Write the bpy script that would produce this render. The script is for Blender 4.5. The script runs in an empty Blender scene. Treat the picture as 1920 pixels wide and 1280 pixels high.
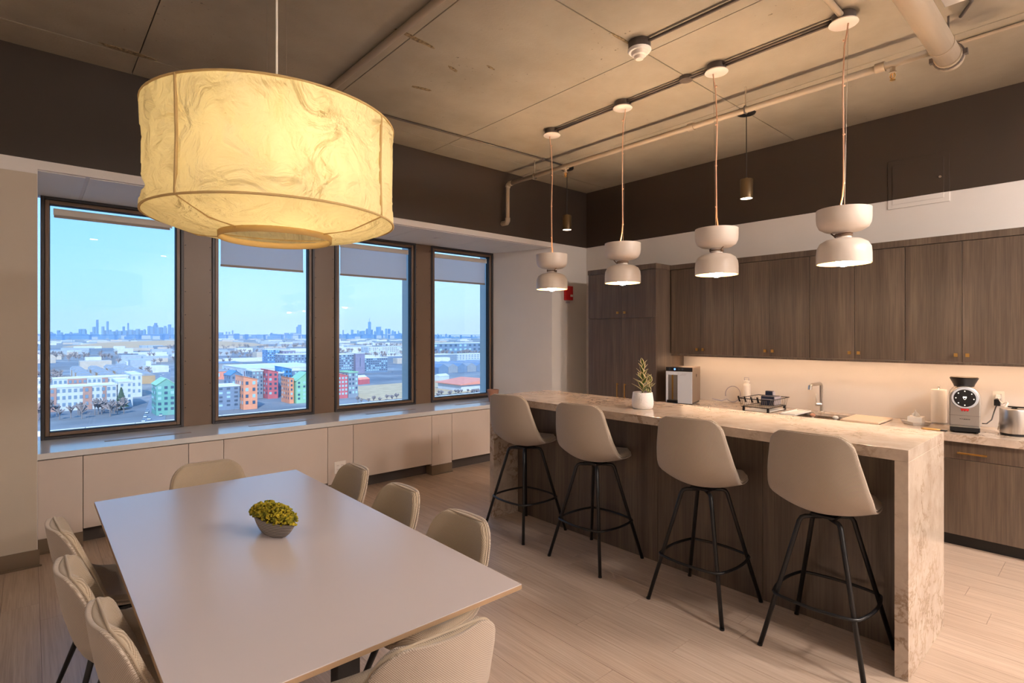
import bpy, bmesh, math, random
from math import sin, cos, pi, radians, sqrt, atan2, hypot
from mathutils import Vector, Matrix, noise

random.seed(7)
C = bpy.context.scene.collection
SC = bpy.context.scene

# ------------------------------------------------------------------ camera, world, sun, exposure
cam_d = bpy.data.cameras.new('camera'); cam = bpy.data.objects.new('camera', cam_d); C.objects.link(cam)
cam.location = (0, 0, 1.6); cam.rotation_euler = (radians(90), 0, radians(48.5 - 90))
cam_d.sensor_width = 36; cam_d.lens = 1020 / 1920 * 36; cam_d.shift_y = -12 / 1920
cam_d.clip_start = 0.02; cam_d.clip_end = 40000
SC.camera = cam
SC.view_settings.view_transform = 'Standard'; SC.view_settings.look = 'None'
SC.view_settings.exposure = 0.28; SC.view_settings.gamma = 1.0; SC.view_settings.use_curve_mapping = False

def lin(r, g, b):
    f = lambda c: (c / 255 / 12.92) if c / 255 <= 0.04045 else ((c / 255 + 0.055) / 1.055) ** 2.4
    return (f(r), f(g), f(b), 1)

W = bpy.data.worlds.new('sky'); SC.world = W; W.use_nodes = True
nt = W.node_tree; nt.nodes.clear()
def wn(t, **k):
    n = nt.nodes.new(t)
    for a, b in k.items(): setattr(n, a, b)
    return n
tc = wn('ShaderNodeTexCoord'); sep = wn('ShaderNodeSeparateXYZ'); nt.links.new(tc.outputs['Generated'], sep.inputs[0])
rz = wn('ShaderNodeValToRGB'); e = rz.color_ramp.elements
e[0].position = 0.0; e[0].color = (0.300, 0.380, 0.460, 1)
e[1].position = 0.75; e[1].color = (0.130, 0.290, 0.560, 1)
m_ = rz.color_ramp.elements.new(0.22); m_.color = (0.190, 0.315, 0.470, 1)
nt.links.new(sep.outputs['Z'], rz.inputs[0])
dotn = wn('ShaderNodeVectorMath', operation='DOT_PRODUCT'); dotn.inputs[1].default_value = (-0.88, 0.47, 0.0)
nt.links.new(tc.outputs['Generated'], dotn.inputs[0])
mr = wn('ShaderNodeMapRange', interpolation_type='SMOOTHSTEP'); mr.inputs['From Min'].default_value = -0.5; mr.inputs['From Max'].default_value = 0.75
nt.links.new(dotn.outputs['Value'], mr.inputs['Value'])
mxw = wn('ShaderNodeMix', data_type='RGBA', blend_type='MULTIPLY'); mxw.inputs['B'].default_value = (0.55, 0.82, 1.0, 1)
nt.links.new(mr.outputs[0], mxw.inputs['Factor']); nt.links.new(rz.outputs['Color'], mxw.inputs['A'])
bg = wn('ShaderNodeBackground'); bg.inputs['Strength'].default_value = 2.8
wo = wn('ShaderNodeOutputWorld'); nt.links.new(mxw.outputs['Result'], bg.inputs['Color']); nt.links.new(bg.outputs[0], wo.inputs[0])

sun_d = bpy.data.lights.new('sun', 'SUN'); sun_d.energy = 3.9; sun_d.angle = radians(0.6); sun_d.color = (1.0, 0.93, 0.84)
sun = bpy.data.objects.new('sun', sun_d); C.objects.link(sun)
sun.rotation_euler = Vector((0.38, 0.72, -0.62)).to_track_quat('-Z', 'Y').to_euler()

# ------------------------------------------------------------------ materials
def mat(name, col=(0.8, 0.8, 0.8, 1), rough=0.5, metal=0.0, spec=0.5, emit=None, es=0.0, coat=0.0):
    m = bpy.data.materials.new(name); m.use_nodes = True
    b = m.node_tree.nodes['Principled BSDF']
    b.inputs['Base Color'].default_value = col; b.inputs['Roughness'].default_value = rough
    b.inputs['Metallic'].default_value = metal; b.inputs['Specular IOR Level'].default_value = spec
    if emit: b.inputs['Emission Color'].default_value = emit; b.inputs['Emission Strength'].default_value = es
    if coat: b.inputs['Coat Weight'].default_value = coat; b.inputs['Coat Roughness'].default_value = 0.1
    return m

class N:
    """small helper to grow a node graph behind a principled shader"""
    def __init__(s, m): s.t = m.node_tree; s.b = m.node_tree.nodes['Principled BSDF']
    def new(s, t, **k):
        n = s.t.nodes.new(t)
        for a, b in k.items(): setattr(n, a, b)
        return n
    def link(s, a, b): s.t.links.new(a, b)
    def coords(s, kind='pos', scale=(1, 1, 1), rnd=0.0):
        if kind == 'pos': o = s.new('ShaderNodeNewGeometry').outputs['Position']
        elif kind == 'uv': o = s.new('ShaderNodeUVMap').outputs[0]
        else: o = s.new('ShaderNodeTexCoord').outputs['Object']
        mp = s.new('ShaderNodeMapping'); mp.inputs['Scale'].default_value = scale; s.link(o, mp.inputs[0])
        if rnd:
            oi = s.new('ShaderNodeObjectInfo'); mu = s.new('ShaderNodeMath', operation='MULTIPLY'); mu.inputs[1].default_value = rnd
            s.link(oi.outputs['Random'], mu.inputs[0]); cb = s.new('ShaderNodeCombineXYZ')
            for k in range(3): s.link(mu.outputs[0], cb.inputs[k])
            s.link(cb.outputs[0], mp.inputs['Location'])
        return mp.outputs[0]
    def noise(s, v, sc=5.0, det=4.0, rough=0.55, dist=0.0):
        n = s.new('ShaderNodeTexNoise'); n.inputs['Scale'].default_value = sc; n.inputs['Detail'].default_value = det
        n.inputs['Roughness'].default_value = rough; n.inputs['Distortion'].default_value = dist
        s.link(v, n.inputs['Vector']); return n.outputs['Fac']
    def ramp(s, f, stops):
        r = s.new('ShaderNodeValToRGB'); el = r.color_ramp.elements
        while len(el) < len(stops): el.new(0.5)
        for q, (p, c) in zip(el, stops): q.position = p; q.color = c
        s.link(f, r.inputs[0]); return r.outputs['Color']
    def mix(s, a, b, f, bt='MIX'):
        n = s.new('ShaderNodeMix', data_type='RGBA', blend_type=bt)
        for sock, v in ((n.inputs['A'], a), (n.inputs['B'], b), (n.inputs['Factor'], f)):
            if hasattr(v, 'is_output'): s.link(v, sock)
            else: sock.default_value = v
        return n.outputs['Result']
    def math(s, op, a, b=0.0):
        n = s.new('ShaderNodeMath', operation=op)
        for k, v in enumerate((a, b)):
            if hasattr(v, 'is_output'): s.link(v, n.inputs[k])
            else: n.inputs[k].default_value = v
        return n.outputs[0]
    def bump(s, h, strength=0.2, dist=0.01):
        n = s.new('ShaderNodeBump'); n.inputs['Strength'].default_value = strength; n.inputs['Distance'].default_value = dist
        s.link(h, n.inputs['Height']); s.link(n.outputs[0], s.b.inputs['Normal'])
    def color(s, c): s.link(c, s.b.inputs['Base Color'])
    def rough(s, c): s.link(c, s.b.inputs['Roughness'])

M = {}
def painted(name, col, rough=0.6, amp=0.06, sc=90, spec=0.4):
    m = mat(name, col, rough, spec=spec); n = N(m); v = n.coords()
    n.bump(n.noise(v, sc, 3), amp, 0.004)
    f = n.noise(v, 1.6, 3); n.color(n.ramp(f, [(0.3, tuple(c * 0.94 for c in col[:3]) + (1,)), (0.7, col)]))
    M[name] = m; return m
painted('white_paint', lin(224, 219, 215), 0.55)
painted('soffit_paint', lin(232, 231, 229), 0.6)
painted('pillar_paint', lin(192, 180, 164), 0.6)
painted('panel_paint', lin(212, 198, 188), 0.42, 0.03)
painted('dark_paint', lin(56, 46, 38), 0.55, 0.08)
painted('pipe_paint', lin(158, 143, 124), 0.4, 0.03)
painted('conduit_paint', lin(84, 76, 72), 0.45, 0.03)
painted('c_pier', lin(214, 208, 198), 0.7)
painted('base_vinyl', lin(120, 104, 86), 0.45, 0.02)

def concrete():
    m = mat('concrete', lin(150, 136, 116), 0.62, spec=0.35); n = N(m); v = n.coords()
    base = n.ramp(n.noise(v, 1.3, 5, 0.6), [(0.25, lin(136, 127, 112)), (0.55, lin(154, 145, 130)), (0.8, lin(166, 157, 142))])
    pits = n.ramp(n.noise(v, 34, 2, 0.5), [(0.70, (0, 0, 0, 1)), (0.76, (1, 1, 1, 1))])
    patch = n.ramp(n.noise(v, 2.1, 3, 0.5), [(0.5, (0, 0, 0, 1)), (0.62, (1, 1, 1, 1))])
    f = n.math('MULTIPLY', n.math('MULTIPLY', pits, patch), 0.7)
    n.color(n.mix(base, lin(72, 62, 50), f))
    h = n.math('SUBTRACT', n.noise(v, 60, 4), n.math('MULTIPLY', pits, 0.6)); n.bump(h, 0.25, 0.006)
    M['concrete'] = m
    m = mat('patch', lin(128, 108, 78), 0.8); n = N(m); v = n.coords()
    f = n.noise(v, 45, 4); n.color(n.ramp(f, [(0.35, lin(84, 70, 50)), (0.65, lin(150, 130, 98))])); n.bump(f, 0.8, 0.01); M['patch'] = m
concrete()

def wood():
    m = mat('wood', lin(96, 80, 66), 0.34, spec=0.85); n = N(m)
    v = n.coords('pos', (1, 1, 1), 3.0); a = n.coords('pos', (9, 9, 0.55), 7.0); b = n.coords('pos', (95, 95, 2.6), 5.0)
    f1 = n.noise(a, 1, 5, 0.62, 0.5); f2 = n.noise(b, 1, 3, 0.6)
    c1 = n.ramp(f1, [(0.30, lin(82, 69, 59)), (0.5, lin(98, 83, 71)), (0.72, lin(118, 102, 87))])
    c2 = n.ramp(f2, [(0.36, lin(200, 194, 188)), (0.6, (1, 1, 1, 1))])
    n.color(n.mix(c1, c2, 0.75, 'MULTIPLY')); n.bump(f2, 0.12, 0.002)
    M['wood'] = m
wood()
def plank():
    m = mat('plank', lin(190, 168, 145), 0.38, spec=0.4); n = N(m)
    a = n.coords('pos', (24, 1.1, 1), 9.0); b = n.coords('pos', (150, 3.0, 1), 4.0)
    f1 = n.noise(a, 1, 4, 0.6, 0.5); f2 = n.noise(b, 1, 3, 0.6)
    c1 = n.ramp(f1, [(0.3, lin(186, 164, 146)), (0.55, lin(197, 176, 158)), (0.75, lin(206, 187, 170))])
    c2 = n.ramp(f2, [(0.35, lin(228, 224, 220)), (0.6, (1, 1, 1, 1))])
    oi = n.new('ShaderNodeObjectInfo'); hv = n.new('ShaderNodeHueSaturation'); n.link(n.mix(c1, c2, 0.8, 'MULTIPLY'), hv.inputs['Color'])
    n.link(n.math('ADD', n.math('MULTIPLY', oi.outputs['Random'], 0.08), 0.94), hv.inputs['Value']); n.color(hv.outputs[0])
    n.bump(f2, 0.10, 0.002); M['plank'] = m
plank()
def quartz():
    m = mat('quartz', lin(214, 201, 186), 0.14, spec=0.5); n = N(m); v = n.coords()
    w = n.noise(v, 2.2, 4, 0.6, 0.6); wv = n.new('ShaderNodeVectorMath', operation='SCALE'); wv.inputs['Scale'].default_value = 0.35
    nz = n.new('ShaderNodeTexNoise'); nz.inputs['Scale'].default_value = 3.0; nz.inputs['Detail'].default_value = 5; n.link(v, nz.inputs['Vector'])
    n.link(nz.outputs['Color'], wv.inputs[0]); ad = n.new('ShaderNodeVectorMath', operation='ADD'); n.link(v, ad.inputs[0]); n.link(wv.outputs[0], ad.inputs[1])
    f = n.noise(ad.outputs[0], 8.0, 8, 0.62)
    d = n.math('ABSOLUTE', n.math('SUBTRACT', f, 0.5))
    vein = n.ramp(d, [(0.0, (1, 1, 1, 1)), (0.014, (0.6, 0.6, 0.6, 1)), (0.045, (0, 0, 0, 1))])
    patch = n.ramp(n.noise(v, 2.6, 3), [(0.40, (0, 0, 0, 1)), (0.58, (1, 1, 1, 1))])
    base = n.ramp(n.noise(v, 7, 6, 0.65), [(0.3, lin(180, 162, 147)), (0.6, lin(204, 188, 172))])
    n.color(n.mix(base, lin(128, 98, 66), n.math('MULTIPLY', n.math('MULTIPLY', vein, patch), 0.78))); M['quartz'] = m
quartz()
def weave(name, dark, light, cell=0.0060):
    m = mat(name, light, 0.85, spec=0.2); n = N(m); v = n.coords('uv')
    s = n.new('ShaderNodeSeparateXYZ'); n.link(v, s.inputs[0])
    k = 2 * pi / cell
    a = n.math('SINE', n.math('MULTIPLY', s.outputs['X'], k)); b = n.math('SINE', n.math('MULTIPLY', s.outputs['Y'], k))
    f = n.math('ADD', n.math('MULTIPLY', n.math('MULTIPLY', a, b), 0.5), 0.5)
    big = n.noise(n.coords('obj'), 9, 3); n.color(n.mix(n.mix(dark, light, f), lin(150, 134, 112), n.math('MULTIPLY', big, 0.18)))
    n.b.inputs['Sheen Weight'].default_value = 0.25
    n.bump(f, 0.5, 0.0015); M[name] = m
weave('weave', lin(122, 102, 80), lin(218, 202, 180))
weave('weave_back', lin(138, 120, 102), lin(212, 198, 184), 0.0062)

def flat(name, col, rough=0.5, metal=0.0, spec=0.5, **k): M[name] = mat(name, col, rough, metal, spec, **k)
flat('sill_white', lin(222, 222, 222), 0.16, spec=0.6)
flat('table_top', lin(204, 194, 194), 0.25, spec=0.5)
flat('table_edge', lin(164, 134, 104), 0.5)
flat('black_metal', lin(22, 22, 25), 0.38, spec=0.5)
flat('frame_brown', lin(112, 90, 72), 0.38, spec=0.5)
flat('frame_dark', lin(46, 45, 50), 0.4)
flat('gasket', lin(12, 12, 15), 0.6)
flat('blind_white', lin(206, 198, 188), 0.5)
flat('blind_hem', lin(150, 138, 128), 0.5)
flat('glaze', lin(226, 214, 202), 0.35, spec=0.5)
flat('glaze_lit', lin(236, 198, 128), 0.4)  # bowl glaze again, with the bulb's yellow glow put into its colour
flat('copper_cord', lin(212, 170, 142), 0.5)
flat('wire', lin(150, 140, 128), 0.35, 0.6)
flat('brown_cord', lin(120, 92, 70), 0.6)
flat('brass', lin(212, 168, 98), 0.28, 1.0)
flat('steel', lin(196, 192, 188), 0.3, 1.0)
flat('steel_body', lin(158, 144, 130), 0.36, 0.9)
flat('chrome', lin(225, 222, 218), 0.12, 1.0)
flat('black_plastic', lin(18, 18, 21), 0.35)
flat('white_plastic', lin(232, 228, 222), 0.4)
flat('silver_plastic', lin(192, 197, 206), 0.35)
flat('ceramic', lin(232, 226, 220), 0.3)
flat('soil', lin(58, 46, 34), 0.9)
flat('red_plastic', lin(196, 24, 28), 0.35)
flat('stem_green', lin(86, 84, 40), 0.6)
flat('tissue', lin(240, 236, 230), 0.8)
flat('cutting_board', lin(226, 200, 172), 0.5)
flat('handle_wood', lin(212, 166, 98), 0.5)
flat('tube_grey', lin(168, 164, 176), 0.4)
flat('navy', lin(34, 44, 66), 0.35)
flat('terracotta', lin(176, 128, 106), 0.7)
flat('bronze_can', lin(96, 80, 58), 0.35, 0.7)
flat('blue_led', (0.1, 0.25, 1, 1), 0.4, emit=(0.15, 0.35, 1.0, 1), es=2.0)
flat('dot_led', (1, 0.95, 0.85, 1), 0.4, emit=(1, 0.96, 0.88, 1), es=1.2)
flat('bulb', (1, 0.9, 0.7, 1), 0.4, emit=(1.0, 0.72, 0.51, 1), es=88.0)
flat('upper_bulb', (1, 0.9, 0.7, 1), 0.4, emit=(1.0, 0.75, 0.53, 1), es=760.0)
flat('lantern_bulb', (1, 0.9, 0.7, 1), 0.4, emit=(1.0, 0.78, 0.47, 1), es=40.0)
flat('strip_led', (1, 0.9, 0.7, 1), 0.4, emit=(1.0, 0.63, 0.38, 1), es=25.0)
flat('spot_led', (1, 0.9, 0.8, 1), 0.4, emit=(1.0, 0.80, 0.60, 1), es=8.0)
flat('fill_spot_glow', (1, 0.9, 0.8, 1), 0.4, emit=(1.0, 0.90, 0.82, 1), es=210.0)  # emission of the fill spots added behind the camera
flat('fill_drum_glow', (1, 0.95, 0.9, 1), 0.4, emit=(1.0, 0.88, 0.80, 1), es=150.0)  # emission of the drum lights added as fill
flat('amber_glass', lin(240, 180, 110), 0.15, spec=0.6)

def glass(name, tint, add=0.0):
    m = bpy.data.materials.new(name); m.use_nodes = True; t = m.node_tree; t.nodes.clear()
    tr = t.nodes.new('ShaderNodeBsdfTransparent'); tr.inputs[0].default_value = tint
    gl = t.nodes.new('ShaderNodeBsdfGlossy'); gl.inputs['Roughness'].default_value = 0.01
    fr = t.nodes.new('ShaderNodeFresnel'); fr.inputs['IOR'].default_value = 1.4
    mx = t.nodes.new('ShaderNodeMixShader'); o = t.nodes.new('ShaderNodeOutputMaterial')
    t.links.new(fr.outputs[0], mx.inputs[0]); t.links.new(tr.outputs[0], mx.inputs[1]); t.links.new(gl.outputs[0], mx.inputs[2]); t.links.new(mx.outputs[0], o.inputs[0])
    M[name] = m
glass('glass', (0.90, 0.965, 1.0, 1))
def cloth(name, col, trans, wrinkle=0.0, see=0.0):
    m = bpy.data.materials.new(name); m.use_nodes = True; t = m.node_tree; t.nodes.clear()
    d = t.nodes.new('ShaderNodeBsdfDiffuse'); d.inputs[0].default_value = col
    tr = t.nodes.new('ShaderNodeBsdfTranslucent'); tr.inputs[0].default_value = col
    mx = t.nodes.new('ShaderNodeMixShader'); mx.inputs[0].default_value = trans; o = t.nodes.new('ShaderNodeOutputMaterial')
    t.links.new(d.outputs[0], mx.inputs[1]); t.links.new(tr.outputs[0], mx.inputs[2]); out = mx.outputs[0]
    if see:
        tp = t.nodes.new('ShaderNodeBsdfTransparent'); m2 = t.nodes.new('ShaderNodeMixShader'); m2.inputs[0].default_value = see
        t.links.new(out, m2.inputs[1]); t.links.new(tp.outputs[0], m2.inputs[2]); out = m2.outputs[0]
    if wrinkle:
        g = t.nodes.new('ShaderNodeNewGeometry'); n1 = t.nodes.new('ShaderNodeTexNoise'); n1.inputs['Scale'].default_value = 7; n1.inputs['Detail'].default_value = 5; n1.inputs['Distortion'].default_value = 1.2
        b = t.nodes.new('ShaderNodeBump'); b.inputs['Strength'].default_value = wrinkle; b.inputs['Distance'].default_value = 0.09
        t.links.new(g.outputs['Position'], n1.inputs['Vector']); t.links.new(n1.outputs['Fac'], b.inputs['Height'])
        t.links.new(b.outputs[0], d.inputs['Normal']); t.links.new(b.outputs[0], tr.inputs['Normal'])
    t.links.new(out, o.inputs[0]); M[name] = m
cloth('silk', lin(250, 238, 196), 0.55, 0.9)
cloth('silk_tape', lin(214, 184, 130), 0.12)
cloth('blind_fabric', lin(236, 236, 238), 0.6, 0.0, 0.22)

def leafmat():
    m = mat('leaf', lin(92, 104, 44), 0.4); n = N(m); v = n.coords('uv')
    s = n.new('ShaderNodeSeparateXYZ'); n.link(v, s.inputs[0])
    edge = n.math('ABSOLUTE', s.outputs['X'])
    f = n.math('ADD', edge, n.math('MULTIPLY', n.noise(n.coords('obj'), 60, 3), 0.35))
    n.color(n.ramp(f, [(0.55, lin(70, 92, 36)), (0.72, lin(122, 128, 58)), (0.92, lin(226, 206, 160))])); M['leaf'] = m
    m = mat('moss', lin(150, 138, 22), 0.8); n = N(m); v = n.coords('obj')
    n.color(n.ramp(n.noise(v, 50, 3), [(0.35, lin(92, 96, 12)), (0.52, lin(160, 146, 24)), (0.7, lin(198, 172, 44))])); M['moss'] = m
    m = mat('ribbed_pot', lin(150, 140, 132), 0.6); n = N(m); v = n.coords('obj'); s = n.new('ShaderNodeSeparateXYZ'); n.link(v, s.inputs[0])
    f = n.math('ADD', n.math('MULTIPLY', n.math('SINE', n.math('MULTIPLY', s.outputs['Z'], 780)), 0.5), 0.5)
    n.color(n.mix(lin(84, 76, 70), lin(178, 170, 162), f)); n.bump(f, 0.6, 0.003); M['ribbed_pot'] = m
    m = mat('pot_white', lin(236, 230, 226), 0.45); n = N(m); v = n.coords('obj', (1, 1, 3))
    f = n.noise(v, 26, 3, 0.5, 2.0); n.bump(f, 0.6, 0.006); M['pot_white'] = m
leafmat()

# ------------------------------------------------------------------ mesh building
class MB:
    def __init__(s): s.v = []; s.f = []; s.uv = None
    def add(s, vs, fs):
        b = len(s.v); s.v += [tuple(p) for p in vs]; s.f += [tuple(i + b for i in f) for f in fs]; return s
    def box(s, x0, x1, y0, y1, z0, z1):
        if x0 > x1: x0, x1 = x1, x0
        if y0 > y1: y0, y1 = y1, y0
        if z0 > z1: z0, z1 = z1, z0
        v = [(x, y, z) for z in (z0, z1) for x, y in ((x0, y0), (x1, y0), (x1, y1), (x0, y1))]
        return s.add(v, [(3, 2, 1, 0), (4, 5, 6, 7), (0, 1, 5, 4), (1, 2, 6, 5), (2, 3, 7, 6), (3, 0, 4, 7)])
    def prism(s, poly, a, b, axis='z'):
        """polygon (2d, ccw) extruded along an axis from a to b"""
        n = len(poly)
        def p(q, t):
            return (q[0], q[1], t) if axis == 'z' else (q[0], t, q[1]) if axis == 'y' else (t, q[0], q[1])
        v = [p(q, a) for q in poly] + [p(q, b) for q in poly]
        fs = [tuple(range(n - 1, -1, -1)), tuple(range(n, 2 * n))] + [(i, (i + 1) % n, n + (i + 1) % n, n + i) for i in range(n)]
        return s.add(v, fs)
    def lathe(s, prof, n=24, c=(0, 0, 0), cap=True):
        v = []; f = []
        for r, z in prof:
            for k in range(n):
                a = 2 * pi * k / n; v.append((c[0] + r * cos(a), c[1] + r * sin(a), c[2] + z))
        m = len(prof)
        for i in range(m - 1):
            for k in range(n):
                k2 = (k + 1) % n; f.append((i * n + k, i * n + k2, (i + 1) * n + k2, (i + 1) * n + k))
        if cap:
            f.append(tuple(range(n - 1, -1, -1))); f.append(tuple((m - 1) * n + k for k in range(n)))
        return s.add(v, f)
    def tube(s, pts, r, n=8, closed=False, radii=None):
        P = [Vector(p) for p in pts]; m = len(P); v = []; f = []
        up = Vector((0, 0, 1)); t0 = (P[1] - P[0]).normalized()
        if abs(t0.dot(up)) > 0.95: up = Vector((1, 0, 0))
        nrm = (up - t0 * up.dot(t0)).normalized()
        for i in range(m):
            if closed: t = (P[(i + 1) % m] - P[i - 1]).normalized()
            else: t = (P[min(i + 1, m - 1)] - P[max(i - 1, 0)]).normalized()
            nrm = (nrm - t * nrm.dot(t)).normalized(); bn = t.cross(nrm)
            rr = radii[i] if radii else r
            for k in range(n):
                a = 2 * pi * k / n; v.append(P[i] + (nrm * cos(a) + bn * sin(a)) * rr)
        for i in range(m if closed else m - 1):
            j = (i + 1) % m
            for k in range(n):
                k2 = (k + 1) % n; f.append((i * n + k, i * n + k2, j * n + k2, j * n + k))
        if not closed:
            f.append(tuple(range(n - 1, -1, -1))); f.append(tuple((m - 1) * n + k for k in range(n)))
        return s.add(v, f)
    def cyl(s, p0, p1, r, n=16, r2=None): return s.tube([p0, p1], r, n, radii=[r, r if r2 is None else r2])
    def ball(s, c, r, n=12, m=8, sq=(1, 1, 1)):
        v = [(c[0], c[1], c[2] - r * sq[2])]; f = []
        for i in range(1, m):
            a = -pi / 2 + pi * i / m
            for k in range(n):
                b = 2 * pi * k / n; v.append((c[0] + r * sq[0] * cos(a) * cos(b), c[1] + r * sq[1] * cos(a) * sin(b), c[2] + r * sq[2] * sin(a)))
        v.append((c[0], c[1], c[2] + r * sq[2])); t = len(v) - 1
        for k in range(n):
            k2 = (k + 1) % n; f.append((0, 1 + k2, 1 + k)); f.append((t, 1 + (m - 2) * n + k, 1 + (m - 2) * n + k2))
            for i in range(m - 2): f.append((1 + i * n + k, 1 + i * n + k2, 1 + (i + 1) * n + k2, 1 + (i + 1) * n + k))
        return s.add(v, f)
    def mesh(s, name):
        me = bpy.data.meshes.new(name); me.from_pydata(s.v, [], s.f); me.update()
        if s.uv:
            l = me.uv_layers.new(name='UVMap')
            for lp in me.loops: l.data[lp.index].uv = s.uv[lp.vertex_index]
        return me
    def build(s, name, m, parent=None, smooth=False, bev=0.0, world=True, sub=0, auto=None):
        off = wloc(parent) if (parent is not None and world) else Vector((0, 0, 0))
        if off.length > 0: s.v = [(x - off.x, y - off.y, z - off.z) for x, y, z in s.v]
        me = s.mesh(name); me.materials.append(M[m] if isinstance(m, str) else m)
        o = bpy.data.objects.new(name, me); C.objects.link(o)
        if parent is not None: o.parent = parent
        if smooth: me.shade_smooth()
        if auto: me.shade_smooth(); me.set_sharp_from_angle(angle=radians(auto))
        if bev:
            b = o.modifiers.new('bevel', 'BEVEL'); b.width = bev; b.segments = 2; b.limit_method = 'ANGLE'
        if sub: q = o.modifiers.new('sub', 'SUBSURF'); q.levels = sub; q.render_levels = sub
        return o
def wloc(o):
    p = Vector((0, 0, 0))
    while o is not None: p = p + o.location; o = o.parent
    return p
def tag(o, label=None, cat=None, group=None, kind=None):
    for k, v in (('label', label), ('category', cat), ('group', group), ('kind', kind)):
        if v: o[k] = v
    return o
def thing(name, label, cat, loc=(0, 0, 0), rz=0.0, group=None):
    o = bpy.data.objects.new(name, None); C.objects.link(o); o.empty_display_size = 0.1
    o.location = loc; o.rotation_euler = (0, 0, rz); return tag(o, label, cat, group)
def struct(name, mb, m, parent=None, **k):
    o = mb.build(name, m, parent, **k)
    if parent is None: o['kind'] = 'structure'
    return o
def copy_tree(o, parent=None):
    c = o.copy(); C.objects.link(c)
    if parent is not None: c.parent = parent
    for ch in list(o.children):
        if ch.type != 'LIGHT': copy_tree(ch, c)
    return c
def share(o, name, parent, loc, rot=None):
    c = o.copy(); C.objects.link(c); c.name = name
    if parent is not None: c.parent = parent
    c.location = loc
    if rot: c.rotation_euler = rot
    return c
def box(*a): return MB().box(*a)

# ------------------------------------------------------------------ room shell
XW, YD, ZC = 5.82, 5.01, 3.58          # east wall, dark band plane, ceiling
XL, YB = -3.2, -3.6                    # west and south walls, behind the camera
YG = 5.90                              # inner face of the window frames
ZS, ZSO, ZB = 0.733, 2.752, 2.815      # sill, window head soffit, foot of the dark band
FH = Vector((cos(radians(48.5)), sin(radians(48.5)), 0)); FR = Vector((sin(radians(48.5)), -cos(radians(48.5)), 0))
def near_view(x, y, z, mu=60):
    d = Vector((x, y, z - 1.6)); f = d.dot(FH)
    if f < 0.25: return 1e9 if True else 0
    u = 960 + 1020 * d.dot(FR) / f; v = 628 - 1020 * d.z / f
    return d.length if (-mu < u < 1920 + mu and -mu < v < 1280 + mu) else 1e8 + d.length

def build_floor():
    fl = struct('floor', box(XL, XW, YB, YG, -0.12, -0.008), 'soil')
    w, L = 0.1705, 1.22
    proto = None; cells = []
    r = random.Random(3); k = 0; x = XL
    while x < XW - 0.01:
        y = YB - r.random() * L
        while y < YG:
            y0, y1 = max(y, YB), min(y + L, YG)
            if y1 - y0 > 0.02:
                dmin = min(near_view(x + w / 2, yy, 0, 90) for yy in (y0, (y0 + y1) / 2, y1))
                cells.append((dmin, x, min(x + w, XW), y0, y1))
            y += L
        x += w
    cells.sort()
    g = 0.0007
    full = {}
    rest = MB()
    for i, (d, x0, x1, y0, y1) in enumerate(cells):
        if i < 290 and d < 1e8:
            key = (round(x1 - x0, 4), round(y1 - y0, 4))
            if key not in full:
                b = MB().box(-(x1 - x0) / 2 + g, (x1 - x0) / 2 - g, -(y1 - y0) / 2 + g, (y1 - y0) / 2 - g, -0.008, 0)
                o = b.build('plank', 'plank', fl, world=False); full[key] = o; o.location = ((x0 + x1) / 2, (y0 + y1) / 2, 0)
            else: share(full[key], 'plank', fl, ((x0 + x1) / 2, (y0 + y1) / 2, 0))
        else: rest.box(x0 + g, x1 - g, y0 + g, y1 - g, -0.008, 0)
    o = rest.build('plank_field', 'plank', fl); o['kind'] = 'stuff'
build_floor()

def build_ceiling():
    ce = struct('ceiling', box(XL - 0.15, XW + 0.15, YB - 0.15, 6.05, ZC + 0.02, ZC + 0.2), 'conduit_paint')
    xs = [XL, -2.09, -0.76, 0.574, 1.895, 3.24, 4.57, XW]; ys = [YB, -2.6, -0.2, 2.24, 4.66, YD + 0.02]; g = 0.003
    for a, b in zip(xs, xs[1:]):
        for c, d in zip(ys, ys[1:]):
            dz = random.uniform(-0.0015, 0.0015)
            box(a + g, b - g, c + g, d - g, ZC + dz, ZC + 0.02).build('concrete_panel', 'concrete', ce, bev=0.002)
    # rough patches of old levelling compound left on the slab
    for (x, y, lx, ly, a) in ((1.93, 3.15, 0.34, 0.035, 0.1), (2.35, 3.32, 0.10, 0.03, 0.3), (2.35, 3.75, 0.16, 0.035, -0.2), (2.95, 2.24, 0.2, 0.02, 0.0), (3.14, 2.25, 0.14, 0.03, 0.0), (0.5, 4.62, 0.3, 0.05, 0.05), (2.55, 3.12, 0.08, 0.02, 0.2)):
        n = 26; poly = []
        for k in range(n):
            t = 2 * pi * k / n; q = 1 + 0.35 * noise.noise((cos(t) * 2 + x * 9, sin(t) * 2 + y * 7, 0)); px, py = lx / 2 * q * cos(t), ly / 2 * q * sin(t)
            poly.append((x + px * cos(a) - py * sin(a), y + px * sin(a) + py * cos(a)))
        MB().prism(poly, ZC - 0.004, ZC).build('plaster_patch', 'patch', ce)
build_ceiling()

# north wall: dark band above, white lip, columns either side of the windows, spandrel below
RX0, RX1 = 4.872, 5.135                # splayed reveal on the right of the windows
wn_ = MB(); wn_.box(XL, XW, YD, 6.05, ZSO, ZC + 0.02)
wn_.box(XL, 0.036, YD + 0.002, 6.05, 0, ZSO)
wn_.prism([(RX1, YD), (XW, YD), (XW, 6.05), (RX0, 6.05), (RX0, YG)], 0, ZSO)
wn_.box(0.036, RX0, YG + 0.03, 6.05, -0.12, ZS - 0.03)
wall_n = struct('wall_north', wn_, 'white_paint')
box(XL, XW, YD - 0.004, YD, ZB, ZC).build('upper_band', 'dark_paint', wall_n)
box(XL, 0.033, YD - 0.004, YD + 0.002, 0.1, 2.717).build('column_face', 'pillar_paint', wall_n)
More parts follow.
